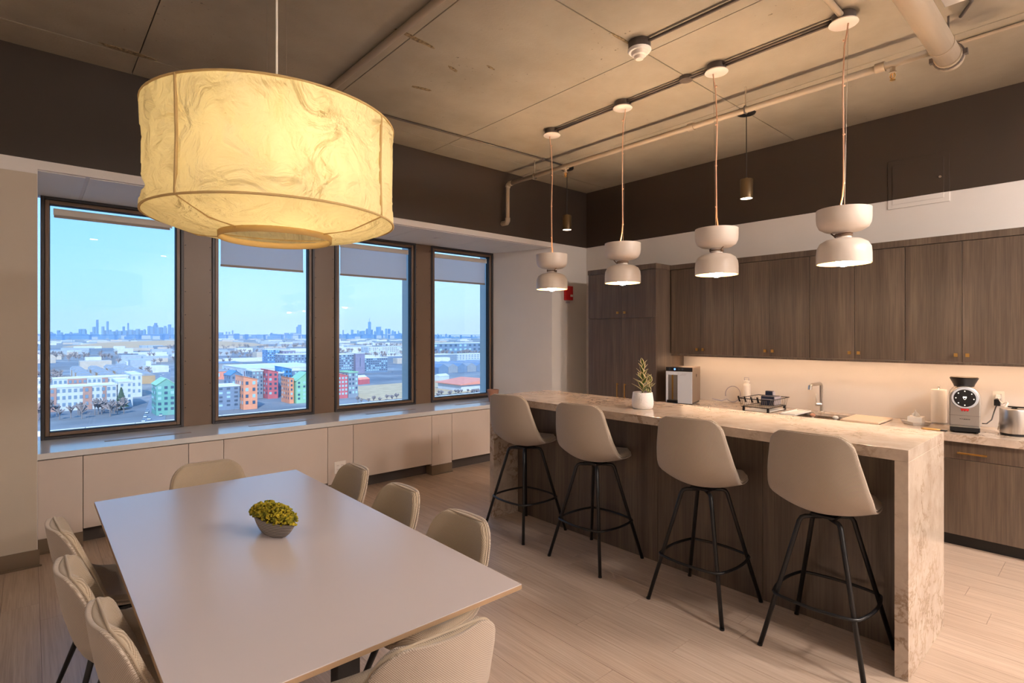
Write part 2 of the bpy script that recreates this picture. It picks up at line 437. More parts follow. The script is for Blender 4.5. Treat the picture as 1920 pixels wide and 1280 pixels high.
# soffit tiles over the windows
for a, b in ((0.036, 0.30), (0.325, 1.27), (1.274, 2.21), (2.214, 3.15), (3.154, 4.09), (4.094, 4.60), (4.604, 4.98)):
    b2 = min(b, 4.868)
    if b == 4.98: MB().prism([(a, YD + 0.03), (5.12, YD + 0.03), (4.874, YG - 0.002), (a, YG - 0.002)], ZSO - 0.006, ZSO).build('soffit_tile', 'soffit_paint', wall_n)
    else: box(a, b2, YD + 0.03, YG - 0.002, ZSO - 0.006, ZSO).build('soffit_tile', 'soffit_paint', wall_n)
# east wall
we = MB().box(XW, XW + 0.15, YB, 6.05, -0.12, ZC + 0.02)
wall_e = struct('wall_east', we, 'white_paint')
box(XW - 0.004, XW, YB, YD - 0.004, ZB, ZC).build('upper_band', 'dark_paint', wall_e)
wall_w = struct('wall_west', box(XL - 0.15, XL, YB, 6.05, -0.12, ZC + 0.02), 'white_paint')
wall_s = struct('wall_south', box(XL, XW, YB - 0.15, YB, -0.12, ZC + 0.02), 'white_paint')
bb = MB().box(XL, 0.046, YD - 0.014, YD - 0.004, 0, 0.115); bb.prism([(XL, YD - 0.026), (0.058, YD - 0.026), (0.046, YD - 0.014), (XL, YD - 0.014)], 0, 0.012)
struct('baseboard_north', bb, 'base_vinyl')
struct('baseboard_east', box(RX1, XW, YD - 0.012, YD, 0, 0.115), 'base_vinyl')

# access hatch in the east wall above the cabinets
hatch = tag(box(XW - 0.009, XW - 0.004, 0.992, 1.435, ZB, 3.163).build('access_hatch', 'dark_paint', None, bev=0.002), 'flush painted access hatch high on the wall above the cabinets', 'hatch')
box(XW - 0.007, XW, 0.992, 1.435, 2.733, ZB).build('lower_frame', 'white_paint', hatch, bev=0.002)
box(XW - 0.013, XW - 0.009, 1.03, 1.40, ZB, 3.12).build('hatch_door', 'dark_paint', hatch, bev=0.002)
box(XW - 0.011, XW - 0.007, 1.03, 1.40, 2.77, ZB).build('lower_door', 'white_paint', hatch, bev=0.002)
b = MB(); b.cyl((XW - 0.013, 1.055, 2.95), (XW - 0.019, 1.055, 2.95), 0.010, 12); b.build('latch', 'steel', hatch)

# ------------------------------------------------------------------ windows
WX = [(0.060, 1.083), (1.325, 2.332), (2.563, 3.616), (3.845, 4.868)]
def frame_ring(x0, x1, z0, z1, w, y0, y1):
    m = MB()
    for (a, b, c, d) in ((x0, x0 + w, z0, z1), (x1 - w, x1, z0, z1)): m.box(a, b, y0, y1, c, d)
    m.box(x0 + w, x1 - w, y0, y1, z0, z0 + w); m.box(x0 + w, x1 - w, y0, y1, z1 - w, z1); return m
for i, (x0, x1) in enumerate(WX):
    z0, z1 = ZS, ZSO - 0.006
    w = struct(f'window_{i+1}', frame_ring(x0, x1, z0, z1, 0.024, YG, YG + 0.10), 'frame_dark', bev=0.003)
    frame_ring(x0 + 0.027, x1 - 0.027, z0 + 0.027, z1 - 0.027, 0.029, YG + 0.012, YG + 0.09).build('sash', 'frame_brown', w, bev=0.004)
    frame_ring(x0 + 0.0235, x1 - 0.0235, z0 + 0.0235, z1 - 0.0235, 0.004, YG + 0.02, YG + 0.09).build('gasket', 'gasket', w)
    frame_ring(x0 + 0.056, x1 - 0.056, z0 + 0.056, z1 - 0.056, 0.005, YG + 0.03, YG + 0.09).build('inner_gasket', 'gasket', w)
    box(x0 + 0.052, x1 - 0.052, YG + 0.072, YG + 0.078, z0 + 0.052, z1 - 0.052).build('pane', 'glass', w)
    b = MB().box(x1 - 0.028, x1 - 0.018, YG - 0.012, YG, 1.60, 1.64); b.build('latch', 'frame_dark', w)
    # roller blind
    drop = (0.0, 0.36, 0.36, 0.34)[i]
    names = ('roller blind rolled fully up in the window by the white column',
             'roller blind half lowered behind the paper lantern in the second window',
             'roller blind with grey hem in the third window from the white column',
             'roller blind in the window beside the splayed white reveal')
    t = thing('roller_blind', names[i], 'blind', ((x0 + x1) / 2, YG + 0.05, z1 - 0.14), group='roller blinds in the windows')
    bx0, bx1 = x0 + 0.082, x1 - 0.095
    zt = z1 - 0.082
    box(bx0, bx1, YG + 0.045, YG + 0.060, zt - 0.058, zt - 0.004).build('fascia', 'blind_white', t, bev=0.002)
    box(bx1, bx1 + 0.008, YG + 0.040, YG + 0.064, zt - 0.062, zt).build('bracket', 'white_plastic', t)
    MB().cyl((bx0, YG + 0.0605, zt - 0.03), (bx1, YG + 0.0605, zt - 0.03), 0.008, 12).build('roller_tube', 'blind_hem', t, smooth=True)
    if drop: box(bx0 + 0.006, bx1 - 0.01, YG + 0.0605, YG + 0.0617, zt - drop, zt - 0.03).build('screen_fabric', 'blind_fabric', t)
    box(bx0 + 0.004, bx1 - 0.008, YG + 0.057, YG + 0.066, zt - drop - (0.022 if drop else 0.078), zt - drop - (0 if drop else 0.058)).build('hem_bar', 'blind_hem', t)
# bronze mullion covers between the windows, with rivets
for i in range(3):
    a, b = WX[i][1], WX[i + 1][0]
    m = struct(f'trim_{i+1}', box(a, b, YG + 0.016, YG + 0.13, ZS, ZSO - 0.006), 'frame_brown', bev=0.002)
    rv = MB()
    for xx in (a + 0.016, b - 0.016):
        for k in range(9): rv.ball((xx, YG + 0.016, ZS + 0.18 + k * 0.22), 0.0045, 8, 4)
    o = rv.build('rivets', 'gasket', m); o['kind'] = 'stuff'
    struct_ = struct(f'trim_{i+5}', box(a + (0.07, 0.07, 0.033)[i], b + 0.02, 6.06, 6.30, 0.2, 3.6), 'c_pier')   # outer pier of the facade
struct('trim_4', box(0.036 - 0.5, 0.02, 6.06, 6.42, 0.2, 3.6), 'c_pier')
struct('trim_8', box(4.946, 5.3, 6.06, 6.30, 0.2, 3.6), 'c_pier')
# sill board over the convectors
sill = MB().prism([(0.036, 5.25), (5.064, 5.25), (4.87, YG + 0.03), (0.036, YG + 0.03)], ZS - 0.045, ZS)
sill = struct('trim_9', sill, 'sill_white', bev=0.003)
for a in (0.45, 1.55, 2.75, 3.95):
    g = MB()
    for k in range(4): g.box(a, a + 0.62, 5.50 + k * 0.014, 5.508 + k * 0.014, ZS, ZS + 0.0015)
    g.build('air_grille', 'blind_hem', sill)

# convector cover panels under the sill
cv = thing('convector_cover', 'long white panelled convector cover under the windows', 'radiator cover', (2.4, 5.26, 0))
seg = [(0.036, 0.298, 1), (0.298, 1.0, 0), (1.0, 1.27, 1), (1.27, 2.208, 0), (2.208, 2.478, 1), (2.478, 3.427, 0), (3.427, 3.708, 1), (3.708, 4.62, 0), (4.62, 4.98, 1)]
for a, b, fl in seg:
    if fl:
        box(a + 0.002, b - 0.002, 5.256, 5.30, 0.108, ZS - 0.052).build('panel', 'panel_paint', cv, bev=0.0015)
        q = MB().box(a, b, 5.252, 5.40, 0, 0.108); q.prism([(a, 5.238), (b, 5.238), (b, 5.252), (a, 5.252)], 0, 0.010); q.build('plinth', 'base_vinyl', cv)
    else:
        box(a + 0.002, b - 0.002, 5.256, 5.30, 0.13, ZS - 0.052).build('panel', 'panel_paint', cv, bev=0.0015)
        box(a, b, 5.37, 5.39, 0, 0.13).build('toe_board', 'conduit_paint', cv)
box(0.038, 4.97, 5.30, 5.32, 0.13, ZS - 0.045).build('backing', 'blind_hem', cv)

def outlet(name, label, c, axis, w=0.072, h=0.118, gangs=1):
    """duplex socket plate; axis '-y' or '-x' = the way it faces"""
    t = thing(name, label, 'outlet', c)
    def bx(u0, u1, z0, z1, d0, d1, nm, m, bev=0.0, mb=None):
        b = mb or MB()
        if axis == '-y': b.box(c[0] + u0, c[0] + u1, c[1] - d1, c[1] - d0, c[2] + z0, c[2] + z1)
        else: b.box(c[0] - d1, c[0] - d0, c[1] + u0, c[1] + u1, c[2] + z0, c[2] + z1)
        if nm: b.build(nm, m, t, bev=bev)
        return b
    bx(-w / 2, w / 2, -h / 2, h / 2, 0, 0.005, 'plate', 'white_plastic', 0.001)
    for g in range(gangs):
        uo = (g - (gangs - 1) / 2) * 0.046
        for zo in (-0.02, 0.02):
            bx(uo - 0.016, uo + 0.016, zo - 0.014, zo + 0.014, 0.005, 0.007, 'socket', 'ceramic', 0.001)
            s_ = MB()
            for du in (-0.006, 0.006): bx(uo + du - 0.0011, uo + du + 0.0011, zo - 0.003, zo + 0.006, 0.007, 0.0074, None, None, mb=s_)
            s_.build('slot', 'gasket', t)
    return t
outlet('wall_outlet', 'white double socket plate low on the convector cover by the dining chairs', (2.335, 5.256, 0.27), '-y', 0.118, 0.118, 2)
t = thing('wall_outlet', 'blank flush cover plate on the convector cover near the island', 'outlet', (3.565, 5.256, 0.40))
box(3.52, 3.61, 5.252, 5.256, 0.345, 0.455).build('plate', 'panel_paint', t, bev=0.0015)
# recessed light in the soffit
t = thing('recessed_light', 'small round recessed light in the soffit over the windows', 'ceiling light', (3.62, 5.42, ZSO - 0.008))
MB().lathe([(0.040, 0), (0.048, -0.003), (0.052, 0.0)], 24, (3.62, 5.42, ZSO - 0.006)).build('trim_ring', 'soffit_paint', t, smooth=True)
MB().cyl((3.62, 5.42, ZSO - 0.009), (3.62, 5.42, ZSO - 0.006), 0.036, 20).build('lens', 'white_plastic', t)

# ------------------------------------------------------------------ kitchen wall
def knob(parent, x, y, z, name='knob'):
    m = MB().cyl((x, y, z), (x - 0.014, y, z), 0.006, 10); m.box(x - 0.030, x - 0.013, y - 0.012, y + 0.012, z - 0.014, z + 0.014)
    return m.build(name, 'brass', parent, bev=0.002)
def bar_handle(parent, x, y0, y1, z0, z1):
    m = MB()
    if y0 != y1:
        m.box(x - 0.030, x - 0.020, y0, y1, z0 - 0.006, z0 + 0.006)
        for y in (y0 + 0.012, y1 - 0.012): m.box(x - 0.022, x, y - 0.005, y + 0.005, z0 - 0.005, z0 + 0.005)
    else:
        m.box(x - 0.030, x - 0.020, y0 - 0.006, y0 + 0.006, z0, z1)
        for z in (z0 + 0.012, z1 - 0.012): m.box(x - 0.022, x, y0 - 0.005, y0 + 0.005, z - 0.005, z + 0.005)
    return m.build('handle', 'brass', parent, bev=0.002)
UY = [3.478, 2.735, 1.989, 1.239, 0.489, -0.26]
ulab = ['dark oak wall cabinet next to the tall pantry, above the water dispenser', 'dark oak wall cabinet above the wire dish rack',
        'dark oak wall cabinet above the sink faucet', 'dark oak wall cabinet above the paper towels and coffee machine', 'dark oak wall cabinet beyond the coffee machine']
XU = 5.52
for i in range(5):
    a, b = UY[i + 1], UY[i]
    t = thing('wall_cabinet', ulab[i], 'cabinet', (5.66, (a + b) / 2, 1.363), group='wall cabinets over the worktop')
    box(XU + 0.021, XW - 0.001, a + 0.0005, b - 0.0005, 1.384, 2.346).build('body', 'wood', t)
    box(XU + 0.002, XU + 0.021, a + 0.0005, b - 0.0005, 1.363, 1.382).build('bottom_rail', 'wood', t)
    mid = (a + b) / 2
    for (p, q, ky) in ((mid + 0.0015, b - 0.002, mid + 0.036), (a + 0.002, mid - 0.0015, mid - 0.036)):
        d = box(XU, XU + 0.019, p, q, 1.385, 2.343).build('door', 'wood', t, bev=0.001)
        knob(d, XU, ky, 1.442)
struct('trim_10', box(XU - 0.006, XW, -0.26, 3.482, 2.347, 2.402), 'wood', bev=0.001)
t = thing('pantry_cabinet', 'tall dark oak pantry cabinet in the corner by the window wall', 'cabinet', (5.5, 3.98, 0))
XT = 5.24
box(XT + 0.021, XW - 0.006, 3.490, 4.478, 0.09, 2.347).build('body', 'wood', t)
box(XT + 0.06, XW - 0.006, 3.495, 4.473, 0, 0.09).build('toe_kick', 'black_plastic', t)
box(XT - 0.004, XW - 0.006, 3.488, 4.484, 2.348, 2.406).build('cornice', 'wood', t, bev=0.001)
for (p, q, s_) in ((3.9615, 4.476, 1), (3.492, 3.9585, -1)):
    d = box(XT, XT + 0.019, p, q, 1.803, 2.345).build('door', 'wood', t, bev=0.001); knob(d, XT, 3.96 + s_ * 0.05, 1.865)
    d = box(XT, XT + 0.019, p, q, 0.095, 1.799).build('door', 'wood', t, bev=0.001); bar_handle(d, XT, 3.96 + s_ * 0.055, 3.96 + s_ * 0.055, 0.85, 1.03)
BY = [3.485, 2.635, 1.885, 1.135, 0.385, -0.36]
blab = ['dark oak base cabinet under the water dispenser', 'dark oak base cabinet under the dish rack', 'dark oak base cabinet under the sink board',
        'dark oak base cabinet with brass drawer pull under the coffee machine', 'dark oak base cabinet at the end past the coffee machine']
XB = 5.235
for i in range(5):
    a, b = BY[i + 1], BY[i]
    t = thing('base_cabinet', blab[i], 'cabinet', (5.5, (a + b) / 2, 0), group='base cabinets under the worktop')
    box(XB + 0.021, XW - 0.002, a + 0.0005, b - 0.0005, 0.09, 0.62 if i in (1, 2) else 0.799).build('body', 'wood', t)
    box(XB + 0.060, XB + 0.075, a, b, 0, 0.09).build('toe_kick', 'black_plastic', t)
    d = box(XB, XB + 0.019, a + 0.002, b - 0.002, 0.668, 0.796).build('drawer', 'wood', t, bev=0.001)
    bar_handle(d, XB, (a + b) / 2 - 0.086, (a + b) / 2 + 0.086, 0.717, 0.717)
    d = box(XB, XB + 0.019, a + 0.002, b - 0.002, 0.095, 0.664).build('door', 'wood', t, bev=0.001)
SX0, SX1, SY0, SY1 = 5.285, 5.665, 1.36, 2.15
wt = MB()
wt.box(5.20, SX0, -0.36, 3.487, 0.80, 0.855); wt.box(SX1, XW - 0.001, -0.36, 3.487, 0.80, 0.855)
wt.box(SX0, SX1, -0.36, SY0, 0.80, 0.855); wt.box(SX0, SX1, SY1, 3.487, 0.80, 0.855)
tag(wt.build('kitchen_worktop', 'quartz'), 'long veined quartz worktop along the kitchen wall', 'worktop')
t = thing('sink', 'undermount steel sink with a ledge in the quartz worktop', 'sink', (5.475, 1.755, 0.65))
s_ = MB(); g = 0.006
s_.box(SX0 - g, SX1 + g, SY0 - g, SY1 + g, 0.640, 0.646)
s_.box(SX0 - g, SX0, SY0 - g, SY1 + g, 0.646, 0.7995); s_.box(SX1, SX1 + g, SY0 - g, SY1 + g, 0.646, 0.7995)
s_.box(SX0, SX1, SY0 - g, SY0, 0.646, 0.7995); s_.box(SX0, SX1, SY1, SY1 + g, 0.646, 0.7995)
s_.build('basin', 'steel', t)
s_ = MB(); s_.box(SX0, SX0 + 0.014, SY0, SY1, 0.822, 0.830); s_.box(SX1 - 0.014, SX1, SY0, SY1, 0.822, 0.830); s_.build('ledge', 'steel', t)
MB().lathe([(0.0, 0.0), (0.045, 0.0), (0.045, 0.003), (0.0, 0.002)], 20, (5.475, 1.755, 0.646), cap=False).build('drain', 'chrome', t)
tag(box(5.268, 5.680, 1.366, 1.652, 0.8555, 0.873).build('cutting_board', 'cutting_board', None, bev=0.004), 'pale wooden board laid across one end of the sink', 'cutting board')
tr = thing('draining_tray', 'small white draining tray between dish rack and sink', 'tray', (5.47, 2.09, 0.855))
q = MB(); q.box(5.275, 5.675, 2.03, 2.165, 0.8555, 0.860)
for a in ((5.275, 5.281, 2.03, 2.165), (5.669, 5.675, 2.03, 2.165), (5.275, 5.675, 2.03, 2.036), (5.275, 5.675, 2.159, 2.165)): q.box(*a, 0.860, 0.870)
q.build('tray_body', 'white_plastic', tr, bev=0.001)
for k, (yy, lab, mm) in enumerate(((2.0, 'pinkish scrubbing brush standing in the sink', 'terracotta'), (1.80, 'small clear and white soap bottle standing in the sink', 'ceramic'))):
    t = thing('scrub_brush' if k == 0 else 'soap_bottle', lab, 'brush' if k == 0 else 'bottle', (5.62, yy, 0.646))
    MB().lathe([(0.026, 0), (0.028, 0.01), (0.028, 0.13), (0.012, 0.155), (0.012, 0.17)], 16, (5.62, yy, 0.646)).build('body', 'white_plastic' if k else 'ceramic', t, smooth=True)
    MB().lathe([(0.014, 0), (0.024, 0.008), (0.024, 0.024), (0.01, 0.032)], 16, (5.62, yy, 0.816)).build('cap', mm if k == 0 else 'white_plastic', t, smooth=True)

# faucet
f = thing('faucet', 'brushed steel single lever faucet behind the sink', 'faucet', (5.745, 1.965, 0.855))
MB().lathe([(0.028, 0), (0.028, 0.006), (0.020, 0.010)], 20, (5.745, 1.965, 0.855)).build('base', 'steel', f, smooth=True)
pts = [(5.745, 1.965, 0.862), (5.745, 1.965, 1.105)] + [(5.745 - 0.028 * (1 - cos(a)), 1.965 + 0.006 * (1 - cos(a)), 1.105 + 0.024 * sin(a)) for a in (0.4, 0.8, 1.2, 1.57)] + [(5.60, 1.998, 1.124), (5.575, 2.003, 1.112)]
MB().tube(pts, 0.015, 14).build('spout', 'steel', f, auto=50)
MB().cyl((5.577, 2.003, 1.118), (5.570, 2.005, 1.078), 0.018, 14).build('aerator', 'chrome', f, auto=40)
h = MB().cyl((5.745, 1.965, 0.93), (5.715, 2.005, 0.93), 0.019, 14).build('handle', 'steel', f, auto=40)
MB().cyl((5.72, 2.000, 0.93), (5.722, 2.006, 1.035), 0.005, 8).build('lever', 'steel', h, smooth=True)

# under cabinet light strip
t = thing('light_strip', 'warm light strip under the wall cabinets washing the backsplash', 'light', (5.70, 1.6, 1.35))
box(5.640, 5.672, -0.2, 3.44, 1.376, 1.3835).build('housing', 'white_plastic', t)
box(5.646, 5.666, -0.18, 3.42, 1.373, 1.376).build('diffuser', 'strip_led', t)

# ------------------------------------------------------------------ things on the worktop
Z = 0.855
d = thing('water_dispenser', 'steel countertop water dispenser with black control strip by the pantry', 'water dispenser', (5.232, 3.198, Z), radians(17))
k = dict(world=False)
box(0.004, 0.37, -0.140, 0.140, 0.02, 0.395).build('body', 'steel_body', d, bev=0.004, **k)
box(0.0, 0.012, -0.140, 0.140, 0.355, 0.398).build('control_strip', 'black_plastic', d, bev=0.002, **k)
fr = MB(); fr.box(-0.006, 0.004, -0.140, 0.015, 0.012, 0.352); fr.box(-0.006, 0.004, 0.118, 0.140, 0.012, 0.352); fr.box(-0.006, 0.004, 0.015, 0.118, 0.315, 0.352); fr.build('front_panel', 'silver_plastic', d, bev=0.002, **k)
box(0.000, 0.004, 0.015, 0.118, 0.05, 0.315).build('dispensing_niche', 'steel', d, **k)
box(-0.002, 0.003, 0.060, 0.078, 0.05, 0.315).build('niche_rib', 'brass', d, **k)
box(-0.03, 0.004, 0.012, 0.122, 0.0, 0.045).build('drip_tray', 'black_plastic', d, bev=0.003, **k)
box(0.02, 0.36, -0.13, 0.13, 0.0, 0.02).build('foot', 'black_plastic', d, **k)
for j, (yy, mm) in enumerate(((0.10, 'navy'), (0.045, 'blue_led'), (0.005, 'navy'), (-0.035, 'navy'))):
    MB().cyl((0.0, yy, 0.377), (-0.003, yy, 0.377), 0.010, 14).build('button', mm, d, **k)
def shield(cx, cz, s):
    return [(cx - s, cz + s), (cx + s, cz + s), (cx + s * 0.95, cz), (cx + s * 0.55, cz - 0.8 * s), (cx, cz - 1.3 * s), (cx - s * 0.55, cz - 0.8 * s), (cx - s * 0.95, cz)]
m_ = MB().prism(shield(0.185, 0.305, 0.017), -0.1415, -0.140, 'y').build('emblem', 'bronze_can', d, **k)
m_ = MB().prism(shield(0.185, 0.305, 0.010), -0.1422, -0.1415, 'y').build('emblem_inner', 'gasket', d, **k)
lg = MB()
for j, zz in enumerate((0.331, 0.325, 0.318, 0.311)): lg.box(-0.0066, -0.006, -0.085 + 0.004 * j, -0.03 + 0.006 * j, zz, zz + 0.0022)
lg.build('printed_mark', 'tube_grey', d, **k)
# loop of tubing behind it
pts = []
for j in range(26):
    a = -2.4 + j * 0.235; pts.append((5.76 + 0.01 * sin(a), 2.86 - 0.085 * cos(a) * (1 if a < 3 else 1), 0.955 + 0.085 * sin(a)))
pts = [(5.66, 3.05, 0.90), (5.72, 2.97, 0.875)] + pts
tag(MB().tube(pts, 0.005, 8).build('water_tube', 'tube_grey', None, smooth=True), 'thin grey loop of water tubing beside the dispenser on the backsplash', 'tube')

# clear bottle behind rack
b = thing('soap_bottle', 'pale translucent bottle with square loop cap behind the dish rack', 'bottle', (5.745, 2.70, Z))
MB().lathe([(0.040, 0), (0.042, 0.01), (0.042, 0.20), (0.036, 0.222), (0.020, 0.232), (0.020, 0.238)], 20, (5.745, 2.70, Z)).build('body', 'ceramic', b, smooth=True)
MB().lathe([(0.030, 0), (0.030, 0.020), (0.026, 0.022)], 20, (5.745, 2.70, Z + 0.236)).build('cap', 'white_plastic', b, auto=40)
MB().tube([(5.745, 2.722, Z + 0.255), (5.745, 2.722, Z + 0.29), (5.745, 2.678, Z + 0.29), (5.745, 2.678, Z + 0.255)], 0.004, 6).build('loop', 'tube_grey', b)

# dish rack
r_ = thing('dish_rack', 'black wire dish rack on short legs beside the sink', 'dish rack', (5.445, 2.38, Z))
x0, x1, y0, y1 = 5.25, 5.645, 2.255, 2.52
for (xx, yy) in ((x0 + 0.01, y1 - 0.02), (x0 + 0.01, y0 + 0.01), (x1 - 0.01, y0 + 0.01), (x1 - 0.01, y1 - 0.02)):
    box(xx - 0.011, xx + 0.011, yy - 0.009, yy + 0.009, Z, Z + 0.042).build('leg', 'black_plastic', r_, bev=0.002)
fr = MB(); zz = Z + 0.045
fr.tube([(x0, y0, zz), (x1, y0, zz), (x1, y1, zz), (x0, y1, zz)], 0.004, 6, closed=True)
ex = 0.022; zt = Z + 0.125
fr.tube([(x0 - ex, y0 - ex, zt), (x1 + ex, y0 - ex, zt), (x1 + ex, y1 + ex, zt), (x0 - ex, y1 + ex, zt)], 0.0042, 6, closed=True)
fr.build('frame', 'black_metal', r_)
wi = MB()
for j in range(1, 15):
    yy = y0 + (y1 - y0) * j / 15; wi.tube([(x0 - ex * 0.9, yy, zt), (x0, yy, zz), (x1, yy, zz), (x1 + ex * 0.9, yy, zt)], 0.0018, 5)
for j in range(0, 11):
    xx = x0 + (x1 - x0) * j / 10
    for yy, s_ in ((y0, -1), (y1, 1)): wi.tube([(xx, yy, zz), (xx, yy + s_ * ex * 0.9, zt)], 0.0018, 5)
wi.build('wires', 'wire', r_)
box(x0 + 0.01, x1 - 0.005, y0 + 0.005, y1 - 0.005, Z + 0.006, Z + 0.012).build('drip_tray', 'white_plastic', r_, bev=0.002)
for j in range(4):
    yy = y1 + 0.01 - j * 0.062
    MB().prism([(yy + 0.014, zt + 0.020), (yy + 0.002, zt + 0.024), (yy - 0.016, zt - 0.030), (yy - 0.002, zt - 0.034)], x0 - ex - 0.011, x0 - ex - 0.0045, 'x').build('clip', 'black_plastic', r_)
for (nm, lab, a) in (('food_container', 'larger dark blue food container in the dish rack', (5.42, 5.56, 2.275, 2.405, Z + 0.052, Z + 0.145)), ('food_container', 'upright dark container with grey edge behind in the dish rack', (5.575, 5.615, 2.355, 2.43, Z + 0.052, Z + 0.182))):
    t = thing(nm, lab, 'container', ((a[0] + a[1]) / 2, (a[2] + a[3]) / 2, a[4]))
    box(*a).build('box', 'navy', t, bev=0.006)
    box(a[0] - 0.002, a[1] + 0.002, a[2] - 0.007, a[2] + 0.003, a[4] + 0.01, a[5] - 0.005).build('lid', 'tube_grey', t, bev=0.002)
    box(a[0] - 0.002, a[0], a[2] + 0.01, a[3] - 0.01, (a[4] + a[5]) / 2 + 0.012, (a[4] + a[5]) / 2 + 0.018).build('seam', 'tube_grey', t)

# napkin tray
t = thing('napkin_tray', 'white square tray beside the paper towel roll', 'tray', (5.53, 1.165, Z))
q = MB(); q.lathe([(0.0, 0), (0.085, 0), (0.112, 0.030), (0.108, 0.030), (0.083, 0.005), (0.0, 0.005)], 4, (5.53, 1.165, Z), cap=False)
q.build('tray_body', 'ceramic', t, bev=0.002)
t = thing('tissue_box', 'low white tissue box with a crumpled tissue on the tray', 'tissue box', (5.53, 1.165, Z + 0.006))
box(5.475, 5.585, 1.115, 1.215, Z + 0.0055, Z + 0.068).build('carton', 'white_plastic', t, bev=0.003)
ts = MB(); nn = 9
for i in range(nn):
    for j in range(5):
        a = i / (nn - 1); hgt = j / 4
        ts.v.append((5.53 + 0.012 * sin(a * 9 + hgt * 3) * (0.5 + hgt), 1.135 + 0.055 * a + 0.02 * hgt * (1 - a), Z + 0.068 + 0.055 * hgt * (0.45 + 0.55 * sin(pi * min(1, a * 1.25)))))
for i in range(nn - 1):
    for j in range(4): ts.f.append((i * 5 + j, (i + 1) * 5 + j, (i + 1) * 5 + j + 1, i * 5 + j + 1))
o = ts.build('tissue', 'tissue', t, smooth=True); o.modifiers.new('s', 'SOLIDIFY').thickness = 0.003

t = thing('paper_towel_roll', 'white paper towel roll upright on a steel holder', 'paper towels', (5.775, 1.05, Z))
t.location.x = 5.735
MB().lathe([(0.070, 0), (0.070, 0.008), (0.010, 0.010)], 28, (5.735, 1.05, Z)).build('holder_base', 'steel', t, auto=40)
MB().cyl((5.735, 1.05, Z + 0.008), (5.735, 1.05, Z + 0.303), 0.006, 10).build('holder_rod', 'steel', t, smooth=True)
MB().lathe([(0.02, 0), (0.052, 0), (0.054, 0.004), (0.054, 0.272), (0.052, 0.276), (0.02, 0.276)], 32, (5.735, 1.05, Z + 0.0105)).build('roll', 'tissue', t, auto=50)
MB().ball((5.735, 1.05, Z + 0.31), 0.010, 10, 6).build('finial', 'steel', t, smooth=True)

c = thing('coffee_machine', 'silver espresso machine with round black dial and bean hopper', 'coffee machine', (5.350, 0.822, Z), radians(10.5))
arch = [(-0.092, 0.05), (0.092, 0.05), (0.092, 0.262)] + [(0.092 * cos(a), 0.262 + 0.092 * sin(a)) for a in [pi * j / 14 for j in range(1, 14)]] + [(-0.092, 0.262)]
MB().prism(arch, 0.0, 0.27, 'x').build('housing', 'steel', c, world=False, bev=0.006)
box(0.004, 0.265, -0.086, 0.086, 0.012, 0.05).build('base', 'black_plastic', c, **k)
for yy in (-0.07, 0.07):
    for xx in (0.0, 0.24): MB().cyl((xx + 0.012, yy, 0), (xx + 0.012, yy, 0.014), 0.012, 10).build('foot', 'gasket', c, **k)
box(-0.045, 0.004, -0.088, 0.088, 0.012, 0.046).build('drip_tray', 'black_plastic', c, bev=0.004, **k)
box(-0.048, 0.002, -0.090, 0.090, 0.046, 0.051).build('drip_grate', 'steel', c, bev=0.001, **k)
MB().cyl((0.0, 0, 0.264), (-0.020, 0, 0.264), 0.083, 40, 0.078).build('dial_ring', 'silver_plastic', c, auto=40, **k)
dl = MB().cyl((-0.020, 0, 0.264), (-0.0215, 0, 0.264), 0.066, 40).build('dial', 'black_plastic', c, auto=40, **k)
for j in range(7):
    a = radians([-90, 140, 185, -45, 90, 0, 45][j])
    MB().cyl((-0.0215, 0.053 * cos(a), 0.264 + 0.053 * sin(a)), (-0.0225, 0.053 * cos(a), 0.264 + 0.053 * sin(a)), 0.0038, 10).build('indicator_light', 'dot_led', dl, **k)
MB().prism([(-y, z) for y, z in reversed(shield(0, 0.266, 0.011))][::-1], -0.0222, -0.0215, 'x').build('emblem', 'dot_led', dl, **k)
MB().prism([(-y, z) for y, z in reversed(shield(0, 0.262, 0.006))][::-1], -0.0228, -0.0222, 'x').build('emblem_inner', 'navy', dl, **k)
sp = MB(); sp.box(-0.030, 0.0, -0.024, 0.024, 0.172, 0.183)
for yy in (-0.016, 0.0, 0.016): sp.cyl((-0.020, yy, 0.174), (-0.020, yy, 0.164), 0.005, 10)
sp.build('spout', 'red_plastic', c, bev=0.002, **k)
wm = MB()
for a, b_ in ((0.030, 0.022), (0.019, 0.010), (0.007, -0.003), (-0.005, -0.014), (-0.016, -0.022), (-0.024, -0.031)): wm.box(-0.0008, 0.0002, b_, a, 0.099 + 0.002 * (a > 0.01), 0.105)
wm.build('printed_mark', 'gasket', c, **k)
box(-0.0006, 0.0003, -0.092, 0.092, 0.1285, 0.1300).build('seam', 'gasket', c, **k)
hp = MB().lathe([(0.062, 0), (0.066, 0.014), (0.088, 0.060), (0.090, 0.066), (0.082, 0.066), (0.080, 0.060)], 32, (0.125, 0, 0.345)).build('bean_hopper', 'black_plastic', c, auto=40, **k)
MB().lathe([(0.0, 0), (0.084, 0), (0.086, 0.006), (0.0, 0.010)], 32, (0.125, 0, 0.411), cap=False).build('hopper_lid', 'bronze_can', c, auto=40, **k)
t = thing('pastry_brush', 'wooden handled flat utensil lying in front of the coffee machine', 'utensil', (5.27, 0.99, Z))
MB().tube([(5.262, 1.075, Z + 0.009), (5.264, 1.06, Z + 0.010), (5.272, 1.0, Z + 0.011), (5.275, 0.955, Z + 0.010)], 0.008, 10, radii=[0.004, 0.008, 0.009, 0.007]).build('handle', 'handle_wood', t, smooth=True)
box(5.262, 5.292, 0.918, 0.956, Z + 0.004, Z + 0.014).build('head', 'black_plastic', t, bev=0.002)

